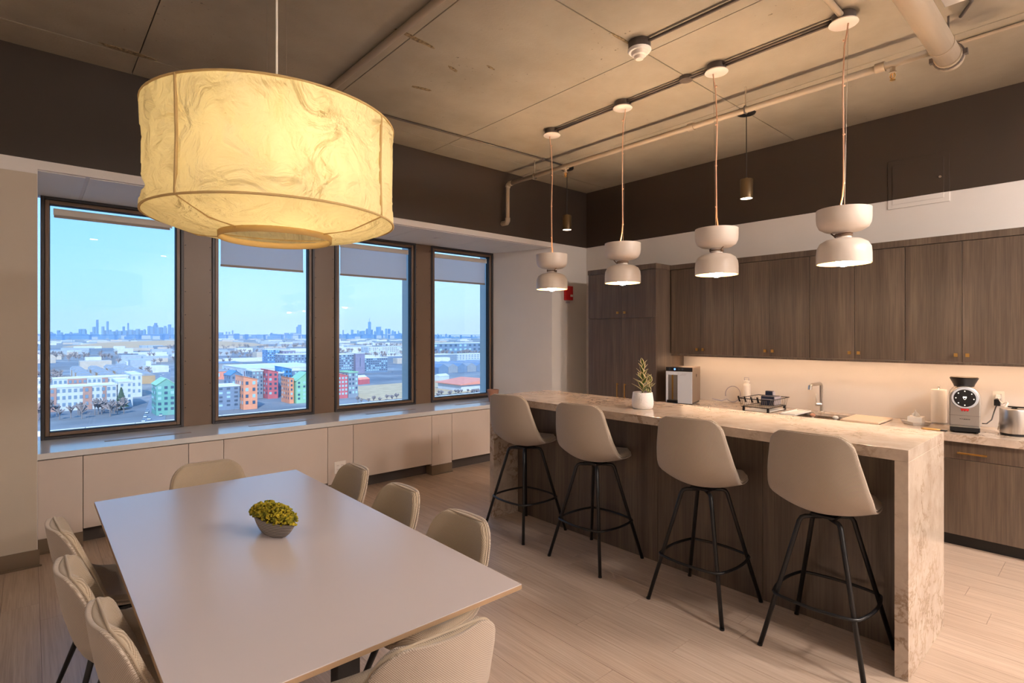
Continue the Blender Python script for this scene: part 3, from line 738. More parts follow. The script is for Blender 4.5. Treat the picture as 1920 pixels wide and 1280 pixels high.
t = thing('steel_canister', 'round brushed steel appliance with black base at the worktop edge', 'appliance', (5.485, 0.555, Z))
MB().lathe([(0.078, 0), (0.082, 0.004), (0.082, 0.016), (0.080, 0.018)], 36, (5.485, 0.555, Z)).build('base', 'black_plastic', t, auto=40)
MB().lathe([(0.0, 0.018), (0.083, 0.018), (0.085, 0.024), (0.085, 0.186), (0.082, 0.196), (0.074, 0.199), (0.0, 0.199)], 40, (5.485, 0.555, Z), cap=False).build('body', 'steel', t, auto=40)
box(5.445, 5.525, 0.54, 0.57, Z + 0.1985, Z + 0.202).build('slot', 'gasket', t)
box(5.465, 5.49, 0.50, 0.59, Z + 0.206, Z + 0.216).build('lever', 'black_plastic', t, bev=0.003)
box(5.474, 5.482, 0.54, 0.55, Z + 0.199, Z + 0.207).build('lever_post', 'black_plastic', t)
outlet('wall_outlet', 'white socket with plugs on the backsplash behind the coffee machine', (XW, 0.684, 1.09), '-x')
t = thing('power_plug', 'black plug adapter in the backsplash socket with trailing cord', 'plug', (5.80, 0.69, 1.06))
box(5.775, 5.813, 0.668, 0.706, 1.035, 1.085).build('plug_body', 'black_plastic', t, bev=0.003)
MB().tube([(5.78, 0.69, 1.04), (5.74, 0.70, 0.99), (5.70, 0.71, 0.93), (5.66, 0.735, 0.90), (5.645, 0.76, 0.90)], 0.0045, 8).build('cord', 'black_plastic', t, smooth=True)
t = thing('power_plug', 'white plug with pale cord arching over the steel appliance', 'plug', (5.80, 0.68, 1.11))
box(5.772, 5.813, 0.664, 0.696, 1.092, 1.128).build('plug_body', 'white_plastic', t, bev=0.003)
MB().tube([(5.775, 0.68, 1.10), (5.73, 0.66, 1.075), (5.68, 0.64, 1.065), (5.62, 0.61, 1.085), (5.585, 0.60, 1.08), (5.575, 0.63, 1.02), (5.58, 0.65, 0.93), (5.60, 0.66, 0.87)], 0.004, 8).build('cord', 'white_plastic', t, smooth=True)

# fire alarm on the white column
t = thing('fire_alarm', 'small red fire alarm strobe on the white wall by the pantry', 'fire alarm', (5.43, YD, 2.16))
box(5.36, 5.50, YD - 0.045, YD - 0.0005, 2.07, 2.26).build('body', 'red_plastic', t, bev=0.006)
box(5.44, 5.48, YD - 0.058, YD - 0.045, 2.115, 2.145).build('strobe_lens', 'white_plastic', t, bev=0.003)
box(5.395, 5.475, YD - 0.006, YD - 0.0005, 2.030, 2.052).build('plate', 'tube_grey', t)

# ------------------------------------------------------------------ island
t = thing('kitchen_island', 'long waterfall quartz island with dark oak front panel', 'kitchen island', (3.40, 2.19, 0))
IX0, IX1, IY0, IY1 = 3.031, 3.764, 0.667, 3.720
box(IX0, IX1, IY0, IY1, 1.013, 1.068).build('worktop', 'quartz', t, bev=0.0015)
for a in (IY0, IY1 - 0.055): box(IX0, IX1, a, a + 0.055, 0, 1.0128).build('side_panel', 'quartz', t, bev=0.0015)
n_ = 4; L_ = (IY1 - IY0 - 0.11) / n_
for j in range(n_): box(3.312, 3.332, IY0 + 0.0555 + j * L_ + 0.0006, IY0 + 0.0545 + (j + 1) * L_ - 0.0006, 0, 1.0125).build('front_panel', 'wood', t, bev=0.0008)
box(3.333, IX1 - 0.02, IY0 + 0.056, IY1 - 0.056, 0.0, 1.0125).build('body', 'wood', t)

# ------------------------------------------------------------------ upholstered shells
def catmull(P, n=12):
    out = []
    for i in range(len(P) - 1):
        p0, p1, p2, p3 = (Vector(P[max(0, min(len(P) - 1, i + q))]) for q in (-1, 0, 1, 2))
        for k in range(n):
            t = k / n; out.append(0.5 * ((2 * p1) + (p2 - p0) * t + (2 * p0 - 5 * p1 + 4 * p2 - p3) * t * t + (3 * p1 - p0 - 3 * p2 + p3) * t ** 3))
    out.append(Vector(P[-1])); return out
def shell_layer(path, wid, curl, r0, r1, base, th, inset, ns=9):
    """a padded sheet that follows path (y, z), wid and curl given per path point; closed solid"""
    n = 12; c = catmull([(p[0], p[1], 0) for p in path], n); m = len(c)
    wv = [v.x for v in catmull([(w, 0, 0) for w in wid], n)]; cv = [v.x for v in catmull([(w, 0, 0) for w in curl], n)]
    A = [0.0]
    for i in range(1, m): A.append(A[-1] + (c[i] - c[i - 1]).length)
    L = A[-1]
    ts = sorted(set([inset + q for q in (0, .002, .006, .012, .022, .036, .055)] + [L - inset - q for q in (0, .002, .006, .012, .022, .036, .055)] + [inset + 0.08 + (L - 2 * inset - 0.16) * k / 13 for k in range(14)]))
    def samp(a):
        i = 0
        while i < m - 2 and A[i + 1] < a: i += 1
        f = (a - A[i]) / max(1e-9, A[i + 1] - A[i]); p = c[i].lerp(c[i + 1], f)
        j0, j1 = max(0, i - 2), min(m - 1, i + 3); t = (c[j1] - c[j0]).normalized()
        return p, Vector((-t.y, t.x, 0)), wv[i] * (1 - f) + wv[i + 1] * f, cv[i] * (1 - f) + cv[i + 1] * f
    front = []; back = []; uv = []; edgeL = []; edgeR = []
    for a in ts:
        p, nr, w, cu = samp(a); W = w
        d = a; 
        if d < r0: W = w - r0 + sqrt(max(0, r0 * r0 - (r0 - d) ** 2))
        d = L - a
        if d < r1: W = w - r1 + sqrt(max(0, r1 * r1 - (r1 - d) ** 2))
        W -= inset; ed = min(1.0, min(a - inset, L - inset - a) / 0.012)
        for j in range(-ns, ns + 1):
            s_ = sin(pi / 2 * j / ns) * 0.35 + (j / ns) * 0.65; x = s_ * W; off = cu * (x / w) ** 2
            es = min(1.0, (W - abs(x)) / 0.012); e_ = min(es, ed); tk = th * (0.35 + 0.65 * sqrt(max(0, 1 - (1 - e_) ** 2)))
            q = p + nr * (off + base); back.append((x, q.x, q.y)); q = p + nr * (off + base + tk); front.append((x, q.x, q.y)); uv.append((x, a))
        q = p + nr * (cu * (W / w) ** 2 + base + th * 0.2); edgeL.append((-W, q.x, q.y)); edgeR.append((W, q.x, q.y))
    k = 2 * ns + 1; R = len(ts); mb = MB(); mb.v = back + front; o = len(back); mb.uv = uv + uv
    for i in range(R - 1):
        for j in range(k - 1):
            a = i * k + j; mb.f.append((a, a + 1, a + k + 1, a + k)); mb.f.append((o + a, o + a + k, o + a + k + 1, o + a + 1))
    for i in range(R - 1):
        for j, fl in ((0, 0), (k - 1, 1)):
            a = i * k + j; b = a + k; mb.f.append((a, b, o + b, o + a) if fl == 0 else (a, o + a, o + b, b))
    for j in range(k - 1):
        for i, fl in ((0, 0), (R - 1, 1)):
            a = i * k + j; b = a + 1; mb.f.append((a, o + a, o + b, b) if fl == 0 else (a, b, o + b, o + a))
    loop = edgeL + edgeR[::-1]
    return mb, loop
def clean_loop(loop):
    out = [Vector(loop[0])]
    for p in loop[1:]:
        if (Vector(p) - out[-1]).length > 0.004: out.append(Vector(p))
    if (out[0] - out[-1]).length < 0.004: out.pop()
    return out
def upholstery(root, path, wid, curl, r0, r1, zs):
    path = [(y, z + zs) for y, z in path]
    mb, loop = shell_layer(path, wid, curl, r0, r1, 0, 0.016, 0.0)
    sh = mb.build('shell', 'weave_back', root, smooth=True, world=False)
    mb, l2 = shell_layer(path, wid, curl, r0, r1, 0.0125, 0.030, 0.006)
    mb.build('cushion', 'weave', root, smooth=True, world=False)
    MB().tube(clean_loop(l2), 0.0042, 6, closed=True).build('piping', 'weave', root, smooth=True, world=False)

# bar stool: four black tube legs with a bowed footrest
SP = [(-0.265, 0.410), (-0.252, 0.31), (-0.236, 0.20), (-0.205, 0.085), (-0.14, 0.012), (-0.04, -0.018), (0.08, -0.010), (0.170, 0.010), (0.218, 0.012)]
SW = [0.182, 0.200, 0.222, 0.238, 0.240, 0.232, 0.222, 0.212, 0.205]
SCU = [0.035, 0.045, 0.06, 0.075, 0.07, 0.05, 0.03, 0.015, 0.01]
def make_stool(label):
    t = thing('bar_stool', label, 'bar stool', (0, 0, 0), 0, 'bar stools at the island')
    holder = None
    upholstery(t, SP, SW, SCU, 0.075, 0.10, 0.715)
    zt = 0.672
    for sx in (-1, 1):
        for sy in (-1, 1):
            P = [(sx * 0.02, sy * 0.02, zt), (sx * 0.075, sy * 0.075, zt), (sx * 0.088, sy * 0.088, zt - 0.006), (sx * 0.096, sy * 0.096, zt - 0.022), (sx * 0.235, sy * 0.235, 0.004)]
            MB().tube(P, 0.0115, 10).build('leg', 'black_metal', t, smooth=True, world=False)
            MB().cyl((sx * 0.235, sy * 0.235, 0.010), (sx * 0.2356, sy * 0.2356, 0.0), 0.0125, 10).build('foot_glide', 'black_plastic', t, world=False)
    a = 0.096 + (0.65 - 0.275) / 0.646 * 0.139 + 0.012; R = []
    cn = [(-a, -a), (a, -a), (a, a), (-a, a)]
    for i in range(4):
        p, q = Vector(cn[i]), Vector(cn[(i + 1) % 4]); mid = (p + q) / 2; n_ = mid.normalized()
        for k_ in range(9):
            f = 0.04 + 0.92 * k_ / 8; b_ = p.lerp(q, f) + n_ * 0.030 * (1 - (2 * f - 1) ** 2); R.append((b_.x, b_.y, 0.275))
    MB().tube(R, 0.0085, 8, closed=True).build('footrest', 'black_metal', t, smooth=True, world=False)
    MB().box(-0.06, 0.06, -0.06, 0.06, zt + 0.004, zt + 0.016).build('seat_plate', 'black_metal', t, world=False)
    return t
sl = ['light woven bar stool at the window end of the island, half hiding the terracotta pot', 'light woven bar stool second from the window end of the island',
      'light woven bar stool third from the window, second from the near end of island', 'light woven bar stool at the near end beside the quartz side panel']
st0 = make_stool(sl[0])
st = [st0] + [copy_tree(st0) for _ in range(3)]
for o, lab, (x, y, tw) in zip(st, sl, ((3.052, 3.29, 9), (3.050, 2.54, 8), (3.044, 1.69, 7), (3.055, 1.02, 0))):
    o.location = (x, y, 0); o.rotation_euler.z = radians(-90); o['label'] = lab
    for ch in o.children:
        if ch.name.split('.')[0] in ('shell', 'cushion', 'piping'): ch.rotation_euler.z = radians(tw)

# dining chair
DP = [(-0.275, 0.365), (-0.262, 0.27), (-0.240, 0.165), (-0.200, 0.06), (-0.13, 0.004), (-0.02, -0.012), (0.10, 0.0), (0.185, 0.016), (0.225, 0.012)]
DW = [0.176, 0.200, 0.220, 0.230, 0.232, 0.229, 0.222, 0.214, 0.208]
DCU = [0.046, 0.062, 0.085, 0.085, 0.07, 0.05, 0.03, 0.02, 0.012]
def make_chair(label):
    t = thing('dining_chair', label, 'dining chair', (0, 0, 0), 0, 'dining chairs around the table')
    upholstery(t, DP, DW, DCU, 0.085, 0.10, 0.45)
    for sx in (-1, 1):
        for sy in (-1, 1):
            MB().tube([(sx * 0.085, sy * 0.08, 0.418), (sx * 0.105, sy * 0.1, 0.412), (sx * 0.23, sy * 0.225, 0.0)], 0.011, 10, radii=[0.014, 0.0145, 0.0085]).build('leg', 'black_metal', t, smooth=True, world=False)
    MB().box(-0.10, 0.10, -0.10, 0.10, 0.418, 0.432).build('seat_plate', 'black_metal', t, world=False)
    return t
cl = [((1.225, 3.05, 88), 'beige woven dining chair nearest the windows on the island side of table'),
      ((1.205, 2.47, 90), 'beige woven dining chair in the middle on the island side of table'),
      ((1.185, 1.90, 92), 'beige woven dining chair on the island side by the near table corner'),
      ((0.318, 2.965, -86), 'beige woven dining chair on the left side of table nearest the windows'),
      ((0.330, 2.392, -89), 'beige woven dining chair in the middle of the left side of table'),
      ((0.388, 1.925, -88), 'beige woven dining chair on the left side closest to the camera'),
      ((0.815, 3.53, 180), 'beige woven dining chair at the window head of the table'),
      ((0.825, 1.43, -3), 'beige woven dining chair with its back to the camera at the near table end')]
ch0 = None
for (x, y, a), lab in cl:
    o = make_chair(lab) if ch0 is None else copy_tree(ch0)
    ch0 = ch0 or o
    o.location = (x, y, 0); o.rotation_euler.z = radians(a); o['label'] = lab

# dining table
t = thing('dining_table', 'long matte grey dining table with thin wood edged top', 'dining table', (0.758, 2.456, 0))
TX0, TX1, TY0, TY1 = 0.245, 1.272, 1.386, 3.526
box(TX0 + 0.001, TX1 - 0.001, TY0 + 0.001, TY1 - 0.001, 0.737, 0.740).build('tabletop', 'table_top', t)
box(TX0, TX1, TY0, TY1, 0.722, 0.7368).build('edge_band', 'table_edge', t, bev=0.001)
for yy in (1.78, 3.13):
    q = MB(); q.box(0.52, 1.0, yy - 0.035, yy + 0.035, 0.695, 0.7215); q.box(0.70, 0.92, yy - 0.16, yy + 0.16, 0.0, 0.02)
    q.box(0.77, 0.85, yy - 0.03, yy + 0.03, 0.02, 0.695); q.build('leg', 'black_metal', t, bev=0.002)
box(0.79, 0.83, 1.815, 3.095, 0.60, 0.66).build('stretcher', 'black_metal', t, bev=0.002)

# ------------------------------------------------------------------ moss bowl on the table
pc = Vector((0.785, 2.445, 0.740)); rot = radians(-76)
t = thing('planter_bowl', 'small ribbed grey boat shaped planter of green moss on the dining table', 'planter', pc, rot)
mb = MB(); rows = 9; n = 28
for i in range(rows):
    f = i / (rows - 1); z = 0.072 * f; a = 0.055 + 0.098 * sqrt(f + 0.02) ; b = 0.022 + 0.030 * sqrt(f + 0.02)
    for k_ in range(n):
        th = 2 * pi * k_ / n; cx, sy = cos(th), sin(th); pinch = 1 - 0.45 * abs(cx) ** 3
        mb.v.append((a * cx, b * sy * pinch, z + 0.016 * f * cx * abs(cx) * (1 if cx < 0 else 0.2) * -1))
for i in range(rows - 1):
    for k_ in range(n): mb.f.append((i * n + k_, i * n + (k_ + 1) % n, (i + 1) * n + (k_ + 1) % n, (i + 1) * n + k_))
mb.f.append(tuple(range(n - 1, -1, -1)))
o = mb.build('pot', 'ribbed_pot', t, smooth=True, world=False); s_ = o.modifiers.new('s', 'SOLIDIFY'); s_.thickness = 0.004; s_.offset = -1
mb = MB().prism([(0.115 * cos(2 * pi * k_ / 20), 0.032 * sin(2 * pi * k_ / 20)) for k_ in range(20)], 0.052, 0.058); mb.build('soil', 'soil', t, world=False)
mo = MB(); r = random.Random(5)
for k_ in range(900):
    a = r.random() * 2 * pi; q = sqrt(r.random()); x, y = 0.158 * q * cos(a), 0.054 * q * sin(a)
    z = 0.074 + 0.046 * sqrt(max(0, 1 - q * q)) * (0.7 + 0.6 * r.random()) + 0.010 * r.random() - 0.008 * q
    mo.ball((x, y, z), 0.0045 + 0.0035 * r.random(), 5, 3, (1, 1, 0.8))
    if k_ % 5 == 0: mo.cyl((x * 0.7, y * 0.7, 0.056), (x, y, z), 0.0008, 3)
for k_ in range(60):
    a = r.random() * 2 * pi; x, y = 0.155 * cos(a) * (0.8 + .2 * r.random()), 0.060 * sin(a) * (0.8 + .2 * r.random()); z = 0.08 + 0.03 * r.random()
    mo.ball((x, y, z), 0.004, 5, 3); mo.cyl((x * 0.7, y * 0.7, 0.07), (x, y, z), 0.0007, 3)
o = mo.build('moss', 'moss', t, world=False); o['kind'] = 'stuff'

# potted plant on the island
pp = Vector((3.335, 2.335, 1.068))
t = thing('potted_plant', 'leafy variegated plant in a white textured pot on the island', 'potted plant', pp)
o = MB().lathe([(0.0, 0.0), (0.066, 0.0), (0.072, 0.006), (0.0775, 0.03), (0.0775, 0.06), (0.070, 0.116), (0.067, 0.118), (0.065, 0.112), (0.068, 0.09), (0.0, 0.09)], 36, (0, 0, 0), cap=False).build('pot', 'pot_white', t, auto=50, world=False)
MB().prism([(0.066 * cos(2 * pi * q / 20), 0.066 * sin(2 * pi * q / 20)) for q in range(20)], 0.092, 0.106).build('soil', 'soil', t, world=False)
MB().tube([(0, 0, 0.10), (0.004, 0.003, 0.2), (-0.002, 0.0, 0.29), (0.0, 0.0, 0.34)], 0.005, 6, radii=[0.006, 0.005, 0.004, 0.003]).build('stem', 'stem_green', t, world=False)
def leafmesh(L, w):
    mb = MB(); mb.uv = []
    for i in range(9):
        f = i / 8; ww = w * sin(pi * min(1, f ** 0.75)) if i not in (0, 8) else 0.0012
        for j in range(-2, 3):
            s_ = j / 2; mb.v.append((f * L, s_ * ww, 0.18 * L * (f ** 2) * -0.5 + 0.25 * ww * s_ * s_)); mb.uv.append((s_, f))
    for i in range(8):
        for j in range(4):
            a = i * 5 + j; mb.f.append((a, a + 1, a + 6, a + 5))
    return mb
lf = None; r = random.Random(11)
spec = []
for k_ in range(26): spec.append((0.115 + 0.0082 * k_, k_ * 2.4, radians(38 + 1.2 * k_ + r.uniform(-8, 8)), 1.05 - 0.018 * k_))
for (x, y) in ((0.045, -0.02), (0.03, -0.045)):
    for k_ in range(7): spec.append((0.11 + 0.018 * k_, k_ * 2.4 + 1, radians(50 + r.uniform(-10, 15)), 0.55, x, y))
for sp_ in spec:
    z, a, el, sc = sp_[:4]; x, y = (sp_[4], sp_[5]) if len(sp_) > 4 else (0, 0)
    if lf is None:
        lf = leafmesh(0.095, 0.020).build('leaf', 'leaf', t, smooth=True, world=False); lf.modifiers.new('s', 'SOLIDIFY').thickness = 0.0012; o = lf
    else: o = lf.copy(); C.objects.link(o); o.parent = t
    o.location = (x, y, z); o.rotation_euler = (0, -el, a); o.scale = (sc, sc, sc)
for (x, y) in ((0.045, -0.02), (0.03, -0.045)): MB().cyl((x, y, 0.10), (x, y, 0.225), 0.0025, 6).build('stem', 'stem_green', t, world=False)

# terracotta pot on the sill
t = thing('plant_pot', 'small empty terracotta pot at the end of the window sill', 'plant pot', (4.50, 5.46, ZS))
MB().lathe([(0.0, 0), (0.050, 0), (0.078, 0.155), (0.078, 0.160), (0.072, 0.160), (0.068, 0.14), (0.0, 0.14)], 28, (4.50, 5.46, ZS), cap=False).build('pot', 'terracotta', t, auto=50)
MB().cyl((4.50, 5.46, ZS + 0.139), (4.50, 5.46, ZS + 0.146), 0.067, 20).build('soil', 'soil', t)

# ------------------------------------------------------------------ paper lantern over the table
lc = (0.762, 2.330); LR, LZ0, LZ1, RR = 0.468, 2.068, 2.468, 0.214
t = thing('paper_lantern', 'large glowing round fabric drum lantern hanging over the dining table', 'pendant lamp', (lc[0], lc[1], LZ0))
prof = []
for i in range(9): f = i / 9; prof.append((RR + (LR - RR) * f, 2.012 + (LZ0 - 2.012) * f, -0.018 * sin(pi * f), 0.9))
for i in range(22): f = i / 21; prof.append((LR - 0.007 * sin(pi * f), LZ0 + (LZ1 - LZ0) * f, 0, 1.0))
for i in range(1, 9): f = i / 8; prof.append((LR - (LR - 0.20) * f, LZ1 + 0.035 * sin(pi / 2 * f), 0, 0.6))
NSEG = 140; mb = MB()
for i, (r_0, z, sag, amp) in enumerate(prof):
    for k_ in range(NSEG):
        a = 2 * pi * k_ / NSEG; x, y = cos(a), sin(a)
        q = Vector((x * 1.6, y * 1.6, z * 3.2)); d = noise.turbulence(q * 1.7, 4, False, noise_basis='PERLIN_ORIGINAL') if False else noise.multi_fractal(q * 2.0, 1.0, 2.0, 4) * 0.5
        rdg = abs(noise.noise(Vector((x * 3.4 + z * 2.0, y * 3.4 - z * 2.6, z * 2.4)))) ; rdg2 = abs(noise.noise(Vector((x * 5.5 - z * 5, y * 5.5 + z * 3.0, z * 3 + 9))))
        ed = min(1.0, min(abs(z - LZ0), abs(z - LZ1)) / 0.03) if LZ0 <= z <= LZ1 else 0.5
        rr = r_0 + amp * (0.003 + 0.006 * d - 0.026 * max(0, 0.14 - rdg) / 0.14 * ed - 0.014 * max(0, 0.10 - rdg2) / 0.10 * ed) - (0.004 if ed < 0.5 else 0)
        mb.v.append((lc[0] + rr * x, lc[1] + rr * y, z + sag))
for i in range(len(prof) - 1):
    for k_ in range(NSEG):
        k2 = (k_ + 1) % NSEG; mb.f.append((i * NSEG + k_, i * NSEG + k2, (i + 1) * NSEG + k2, (i + 1) * NSEG + k_))
mb.build('fabric_shade', 'silk', t, smooth=True)
def ringpts(r, z, n=64): return [(lc[0] + r * cos(2 * pi * q / n), lc[1] + r * sin(2 * pi * q / n), z) for q in range(n)]
MB().tube(ringpts(LR + 0.003, LZ0), 0.0045, 6, closed=True).build('hoop', 'silk_tape', t, smooth=True)
MB().tube(ringpts(LR + 0.003, LZ1), 0.0045, 6, closed=True).build('hoop', 'silk_tape', t, smooth=True)
MB().lathe([(RR, 0.0), (RR + 0.003, 0.002), (RR + 0.003, 0.024), (RR, 0.026), (RR - 0.003, 0.024), (RR - 0.003, 0.002), (RR, 0)], 64, (lc[0], lc[1], 1.988), cap=False).build('collar', 'silk_tape', t, smooth=True)
base_a = atan2(-lc[1], -lc[0])
for k_ in range(4):
    a = base_a + radians(-41) + k_ * pi / 2 * 1.05; x, y = cos(a), sin(a)
    MB().tube([(lc[0] + (LR + 0.003) * x, lc[1] + (LR + 0.003) * y, LZ0), (lc[0] + (LR - 0.002) * x, lc[1] + (LR - 0.002) * y, (LZ0 + LZ1) / 2), (lc[0] + (LR + 0.003) * x, lc[1] + (LR + 0.003) * y, LZ1)], 0.0055, 6).build('rib', 'silk_tape', t)
    MB().tube([(lc[0] + (LR + 0.003) * x, lc[1] + (LR + 0.003) * y, LZ0 - 0.002), (lc[0] + 0.34 * x, lc[1] + 0.34 * y, 2.018), (lc[0] + RR * x, lc[1] + RR * y, 2.008)], 0.003, 6).build('seam', 'silk_tape', t)
bx_, by_ = lc[0] - 0.012, lc[1] - 0.185
MB().ball((bx_, by_, 2.28), 0.05, 16, 10).build('light_bulb', 'lantern_bulb', t, smooth=True)
MB().tube([(bx_, by_, 2.325), (bx_, by_, 2.37), (lc[0], lc[1], 2.41)], 0.014, 10).build('lamp_holder', 'white_plastic', t)
MB().cyl((lc[0], lc[1], 2.40), (lc[0], lc[1], ZC - 0.02), 0.0045, 8).build('cord', 'white_plastic', t)
w_ = MB()
for s_ in (-1, 1): w_.cyl((lc[0] + s_ * 0.03, lc[1] - s_ * 0.026, 2.47), (lc[0] + s_ * 0.03, lc[1] - s_ * 0.026, ZC - 0.005), 0.0008, 5)
w_.build('suspension_wire', 'wire', t)
sp = MB()
for k_ in range(4):
    a = base_a + radians(4) + k_ * pi / 2; sp.cyl((lc[0], lc[1], 2.47), (lc[0] + LR * cos(a), lc[1] + LR * sin(a), LZ1), 0.002, 5)
sp.build('spider_frame', 'wire', t)
MB().lathe([(0.05, 0), (0.05, 0.02), (0.0, 0.0201)], 20, (lc[0], lc[1], ZC - 0.022)).build('ceiling_rose', 'white_plastic', t, auto=40)

# ------------------------------------------------------------------ four hourglass pendants over the island
PX = 3.762
def make_pendant(label):
    t = thing('hourglass_pendant', label, 'pendant lamp', (0, 0, 2.04), 0, 'hourglass pendants over the island')
    k = dict(world=False)
    R = 0.150; z0 = 0.0
    lower = [(0.036, 0.158), (0.052, 0.156), (0.100, 0.146), (0.130, 0.128), (0.146, 0.098), (R, 0.060), (R, 0.0)]
    inner = [(R - 0.005, 0.0), (R - 0.005, 0.060), (0.140, 0.096), (0.124, 0.124), (0.095, 0.141), (0.05, 0.151), (0.0, 0.152)]
    MB().lathe(lower + inner[:1], 40, cap=False).build('lower_bowl', 'glaze', t, auto=60, **k)
    MB().lathe(inner, 40, cap=False).build('lower_lining', 'glaze_lit', t, smooth=True, **k)
    MB().lathe([(0.044, 0.157), (0.042, 0.165), (0.042, 0.186), (0.046, 0.195)], 24, cap=True).build('neck', 'glaze', t, auto=60, **k)
    up = [(0.040, 0.192), (0.060, 0.196), (0.105, 0.204), (0.134, 0.222), (0.147, 0.250), (R, 0.280), (R, 0.335), (R - 0.005, 0.335)]
    MB().lathe(up, 40, cap=False).build('upper_bowl', 'glaze', t, auto=60, **k)
    MB().lathe([(R - 0.005, 0.335), (R - 0.005, 0.282), (0.140, 0.252), (0.128, 0.228), (0.10, 0.211), (0.0, 0.203)], 40, cap=False).build('upper_lining', 'glaze_lit', t, smooth=True, **k)
    MB().ball((0, 0, 0.030), 0.048, 16, 10).build('light_bulb', 'bulb', t, smooth=True, **k)
    MB().cyl((0, 0, 0.07), (0, 0, 0.150), 0.018, 12).build('lamp_holder', 'white_plastic', t, **k)
    MB().ball((0, 0, 0.245), 0.032, 14, 8).build('upper_bulb', 'upper_bulb', t, smooth=True, **k)
    cw = []
    for j in range(22): a = j * 0.6; cw.append((0.047 * cos(a), 0.047 * sin(a), 0.166 + j * 0.001))
    cw = [(-0.01, 0.075, 0.198), (0.0, 0.062, 0.182)] + [(p[0], p[1], p[2]) for p in cw[3:]]
    MB().tube(cw, 0.0042, 6).build('cord_wrap', 'brown_cord', t, smooth=True, **k)
    h = ZC - 2.04
    MB().tube([(0.004, 0.03, 0.30), (0.0, 0.022, 0.345), (0.003, 0.008, 0.42), (0.0, 0.0, 0.50), (0.006, 0.004, 0.80), (-0.004, 0.002, 1.10), (0.004, -0.003, 1.34), (0.012, -0.016, 1.44), (0.012, -0.022, h - 0.06)], 0.0048, 8).build('cord', 'copper_cord', t, smooth=True, **k)
    MB().cyl((0.006, 0, 0.25), (0.012, -0.022, h - 0.06), 0.0012, 5).build('suspension_wire', 'wire', t, **k)
    for z in (0.50, 0.80, 1.10, 1.38): MB().cyl((0.003, 0, z - 0.004), (0.003, 0, z + 0.004), 0.0075, 8).build('cord_clip', 'copper_cord', t, **k)
    MB().lathe([(0.0, 0.0), (0.078, 0.0), (0.082, 0.004), (0.078, 0.012), (0.0, 0.014)], 32, (0, 0, h - 0.062), cap=False).build('canopy', 'glaze', t, auto=50, **k)
    MB().lathe([(0.066, 0), (0.066, 0.046), (0.0, 0.0461)], 24, (0, 0, h - 0.047)).build('junction_box', 'conduit_paint', t, auto=40, **k)
    return t
plab = ['white hourglass pendant by the window wall with red alarm behind it', 'white hourglass pendant in front of the tall pantry doors',
        'white hourglass pendant third along the island with a loose loop of cord', 'white hourglass pendant closest to the near end of the island']
p0 = make_pendant(plab[0]); PY = [3.672, 2.835, 1.992, 1.160]
for i, y in enumerate(PY):
    o = p0 if i == 0 else copy_tree(p0)
    o.location = (PX, y, 2.04); o['label'] = plab[i]; o.rotation_euler.z = radians((160, 20, 150, -15)[i])
# conduits joining the canopies
def pipe(name, label, cat, pts, r, m='conduit_paint', n=10, group=None):
    return tag(MB().tube(pts, r, n).build(name, m, None, auto=50), label, cat, group)
t = thing('ceiling_conduit', 'twin dark conduits on the ceiling joining the white pendant canopies', 'conduit', (PX, 2.4, ZC - 0.03))
for dx in (-0.018, 0.018):
    for a, b in zip(PY, PY[1:]): MB().cyl((PX + dx, a - 0.06, ZC - 0.022), (PX + dx, b + 0.06, ZC - 0.022), 0.0095, 8).build('conduit', 'conduit_paint', t, smooth=True)
MB().lathe([(0.05, 0), (0.05, 0.03), (0, 0.0301)], 16, (PX, 2.24, ZC - 0.031)).build('junction_box', 'conduit_paint', t, auto=40)
pipe('ceiling_conduit', 'thick taupe conduit on the ceiling running towards the near pendant canopy', 'conduit', [(2.6, 1.150, ZC - 0.024), (PX - 0.055, 1.158, ZC - 0.024)], 0.018, 'pipe_paint')
pipe('ceiling_conduit', 'pair of dark conduits leading to the smoke detector', 'conduit', [(3.082, 2.12, ZC - 0.020), (3.110, 0.5, ZC - 0.020)], 0.011)
t = thing('smoke_detector', 'white stepped smoke detector on the concrete ceiling', 'smoke detector', (3.080, 2.182, ZC - 0.05))
MB().lathe([(0.075, 0), (0.075, 0.052), (0, 0.0521)], 24, (3.08, 2.182, ZC - 0.053)).build('back_box', 'conduit_paint', t, auto=40)
MB().lathe([(0, 0.0), (0.070, 0.0), (0.078, 0.010), (0.078, 0.018), (0, 0.019)], 28, (3.08, 2.182, ZC - 0.072), cap=False).build('base', 'white_plastic', t, auto=40)
MB().lathe([(0, -0.046), (0.026, -0.046), (0.034, -0.036), (0.036, -0.028), (0.048, -0.022), (0.054, -0.010), (0.056, 0.0), (0, 0.001)], 28, (3.08, 2.182, ZC - 0.072), cap=False).build('sensor', 'glaze', t, auto=30)
pipe('ceiling_conduit', 'taupe pipe on the ceiling behind the paper lantern', 'conduit', [(1.783, 1.4, ZC - 0.027), (1.783, YD - 0.006, ZC - 0.027)], 0.024, 'pipe_paint')
t = thing('ceiling_conduit', 'thin cable conduit crossing the ceiling in front of the window wall', 'conduit', (3.6, 4.36, ZC - 0.015))
MB().tube([(1.6, 4.43, ZC - 0.013), (4.35, 4.33, ZC - 0.013), (4.62, 4.33, ZC - 0.016)], 0.010, 8).build('conduit', 'conduit_paint', t, smooth=True)
MB().cyl((4.30, 4.332, ZC - 0.03), (4.30, 4.332, ZC), 0.022, 10).build('coupling', 'conduit_paint', t)
